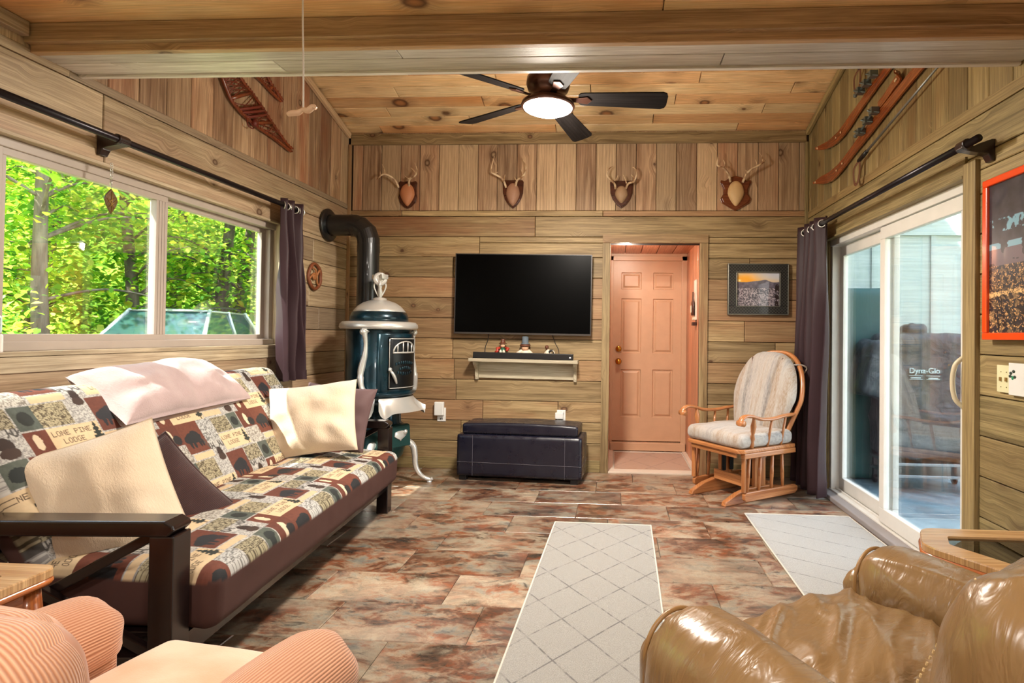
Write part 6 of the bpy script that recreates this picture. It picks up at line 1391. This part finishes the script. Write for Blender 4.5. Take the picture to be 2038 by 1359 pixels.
rs_ = random.Random(3); n_t = 0
spots = [(-10.3, 9.6, .13), (-10.9, 12.2, .13), (-9.9, 13.6, .17), (-8.3, 12.7, .22), (-13.6, 10.2, .17), (-16.5, 14.8, .2), (-10.2, 14.5, .16), (-14.8, 13.5, .2), (-17, 12, .2), (-12.8, 15.5, .16), (-9.3, 17, .18), (-18.5, 15.5, .2), (-15.5, 17.5, .17), (-20.5, 19, .22), (-12.2, 20, .2), (-7.4, 19.5, .2), (-21, 13.8, .18), (-17.6, 20.5, .2), (-9.5, 21.5, .18), (-24, 17, .2)]
LBL = {0: 'leafy tree with a dark trunk at the left of the window, nearest the house', 2: 'leaning tree just behind the parked car', 3: 'thick pale-barked tree at the right end of the window view'}
for i, (x, y, r) in enumerate(spots):
    tree(LBL.get(i, 'slender leafy tree deep in the sunlit wood beyond the left window'), x, y, r, rs_.uniform(6.5, 8.6) if math.hypot(x, y) < 20 else rs_.uniform(9, 12), 100+i, 1300, (rs_.uniform(-.8, .8), rs_.uniform(-.8, .8)))
rs = np.random.RandomState(11); pts = []
def band(n, d0, d1, zf, zmax, cl=.5):
    for _ in range(n//24):
        a = math.radians(rs.uniform(20, 68)); d = rs.uniform(d0, d1)
        if d < 15.5 and math.radians(28) < a < math.radians(49): continue
        cx, cy = -math.sin(a)*d, math.cos(a)*d
        cz = (rs.rand()**.8)*zmax
        for q in range(24): pts.append((cx+rs.normal(0, cl), cy+rs.normal(0, cl), max(.0, cz+rs.normal(0, .22))))
band(34000, 13.5, 20, 0, 6.5); band(40000, 20, 30, 0, 12, .9)
o = leaves('forest_undergrowth', mat_leaf, pts, .17, 12); tag(o, 'dense sunlit yellow-green foliage filling the wood outside the left window', 'foliage', kind='stuff')
pts = []; band(9000, 9.2, 13, 0, 1.7, .35); o = leaves('shrub_foliage', mat_leaf, pts, .10, 14); tag(o, 'low green shrub leaves on the ground at the edge of the wood', 'foliage', kind='stuff')
# wooded hillside closing the view
mh = NT('wooded_hillside'); _o = mh.obj(); _n = mh.noise(_o, 1.1, 10, .75); mh.set(col=mh.ramp(_n, [(.35, C(52, 92, 30)), (.5, C(130, 170, 50)), (.62, C(190, 204, 84))]), rough=.9, spec=.1)
mb = MB(); mb.grid(lambda u, v: (-math.sin(R_(5+80*u))*(31+10*v), math.cos(R_(5+80*u))*(31+10*v), -.45+17*v+2.0*fbm((u*9, v*4, 2))+.9*fbm((u*40, v*14, 5))), 160, 50); st(mb.build('ground_hillside', mh.m, smooth=True))
# overhanging branch close to the window
br = thing('overhanging_branch', 'leafy maple branch hanging close to the window at upper left', 'branch', (-7.2, 5.6, 3.4))
mb = MB(); q = bez([(-1.2, -1.2, .7), (-.6, -.6, .35), (.0, .1, .05), (.5, .8, -.15), (.9, 1.3, -.1)], 6); mb.tube(q, [.03*(1-.8*i/(len(q)-1)) for i in range(len(q))], 7)
pts = []
for k in range(9):
    b0 = q[3+k*2]; e = b0+Vector((rs_.uniform(-.5, .5), rs_.uniform(-.4, .5), rs_.uniform(-.6, .1))); mb.tube([b0, (b0+e)/2+Vector((0, 0, .05)), e], [.012, .008, .004], 6)
    for j in range(26): c = b0.lerp(e, rs_.random()); pts.append((c.x+rs_.gauss(0, .14), c.y+rs_.gauss(0, .14), c.z+rs_.gauss(0, .08)))
mb.build('branch_wood', mbk.m, br, smooth=True); leaves('branch_leaves', mat_leaf, pts, .13, 77, br)

# ------------------------------------------------------------------ parked car seen over the sill
mat_car = plain('silver_white_car_paint', (208, 216, 214), .25, .3, coat=.8)
mat_carglass = plain('car_glass', (50, 84, 78), .06, spec=.9)
car = thing('parked_car', 'silver white car parked among the trees outside the window', 'car', (-8.35, 10.4, -.02), R_(14))
def carbody(u, v):
    # u around the section, v along the length (front at -y)
    y = lerp(-2.1, 2.1, v); a = 2*PI*u; hw = .92*(1-.10*abs(2*v-1)**3); top_ = lerp(.78, .98, min(1, v*3)) if v < .33 else lerp(.98, 1.0, 1)
    if v > .9: top_ -= (v-.9)*1.2
    lo = .28; zc = (lo+top_)/2; hh = (top_-lo)/2; c_, s_ = math.cos(a), math.sin(a); p = .45
    return (hw*math.copysign(abs(c_)**p, c_), y, zc+hh*math.copysign(abs(s_)**p, s_))
mb = MB(); mb.grid(carbody, 48, 30, wu=True); n0 = len(mb.v)
for j in (0, 30): mb.af([i*31+j for i in range(48)])
mb.build('car_body', mat_car, car, smooth=True)
def cabin(o_):
    W0, W1 = .86-o_, .66-o_; return [[(-W0, -1.15+o_, .96), (W0, -1.15+o_, .96), (W0, 1.75-o_, .96), (-W0, 1.75-o_, .96)], [(-W1, -.42, 1.56-o_), (W1, -.42, 1.56-o_), (W1, 1.2, 1.56-o_), (-W1, 1.2, 1.56-o_)]]
b0, t0_ = cabin(0); mb = MB(); ids = [mb.av(p) for p in b0+t0_]
for i in range(4): j = (i+1) % 4; mb.af([ids[i], ids[j], ids[4+j], ids[4+i]])
mb.build('windshield_and_side_glass', mat_carglass, car)
mb = MB(); mb.grid(lambda u, v: ((2*u-1)*.70, lerp(-.48, 1.28, v), 1.555+.055*(1-(2*u-1)**4)*(1-(2*v-1)**4)**.5), 16, 16); mb.box((-.68, -.44, 1.54), (.68, 1.24, 1.565)); mb.build('roof', mat_car, car, smooth=True)
mb = MB()
for i in range(4): mb.tube([Vector(b0[i])+Vector((0, 0, -.03)), Vector(t0_[i])+Vector((0, 0, .01))], .035, 8)
for s in (-1, 1): mb.tube([(s*.86, .35, .95), (s*.67, .35, 1.57)], .03, 8)
mb.build('pillars', mat_car, car, smooth=True)
for s in (-1, 1):
    mb = MB(); mb.tube(bez([(s*.60, -.25, 1.60), (s*.61, .0, 1.65), (s*.61, .9, 1.65), (s*.60, 1.15, 1.59)], 5), .016, 8); mb.build('roof_rail', mat_black, car, smooth=True)
    mb = MB(); mb.ball((s*1.02, -.85, 1.02), .11, 12, sc=(1, .6, .75)); mb.tube([(s*.88, -.85, .98), (s*1.0, -.85, 1.0)], .02, 6); mb.build('side_mirror', mat_car, car, smooth=True)
    for y in (-1.3, 1.3):
        mb = MB(); mb.lathe([(.0005, -.1), (.3, -.1), (.34, -.07), (.34, .07), (.3, .1), (.0005, .1)], 28, Matrix.Translation((s*.82, y, .34)) @ Matrix.Rotation(PI/2, 4, 'Y')); mb.build('wheel', mat_black, car, smooth=True)
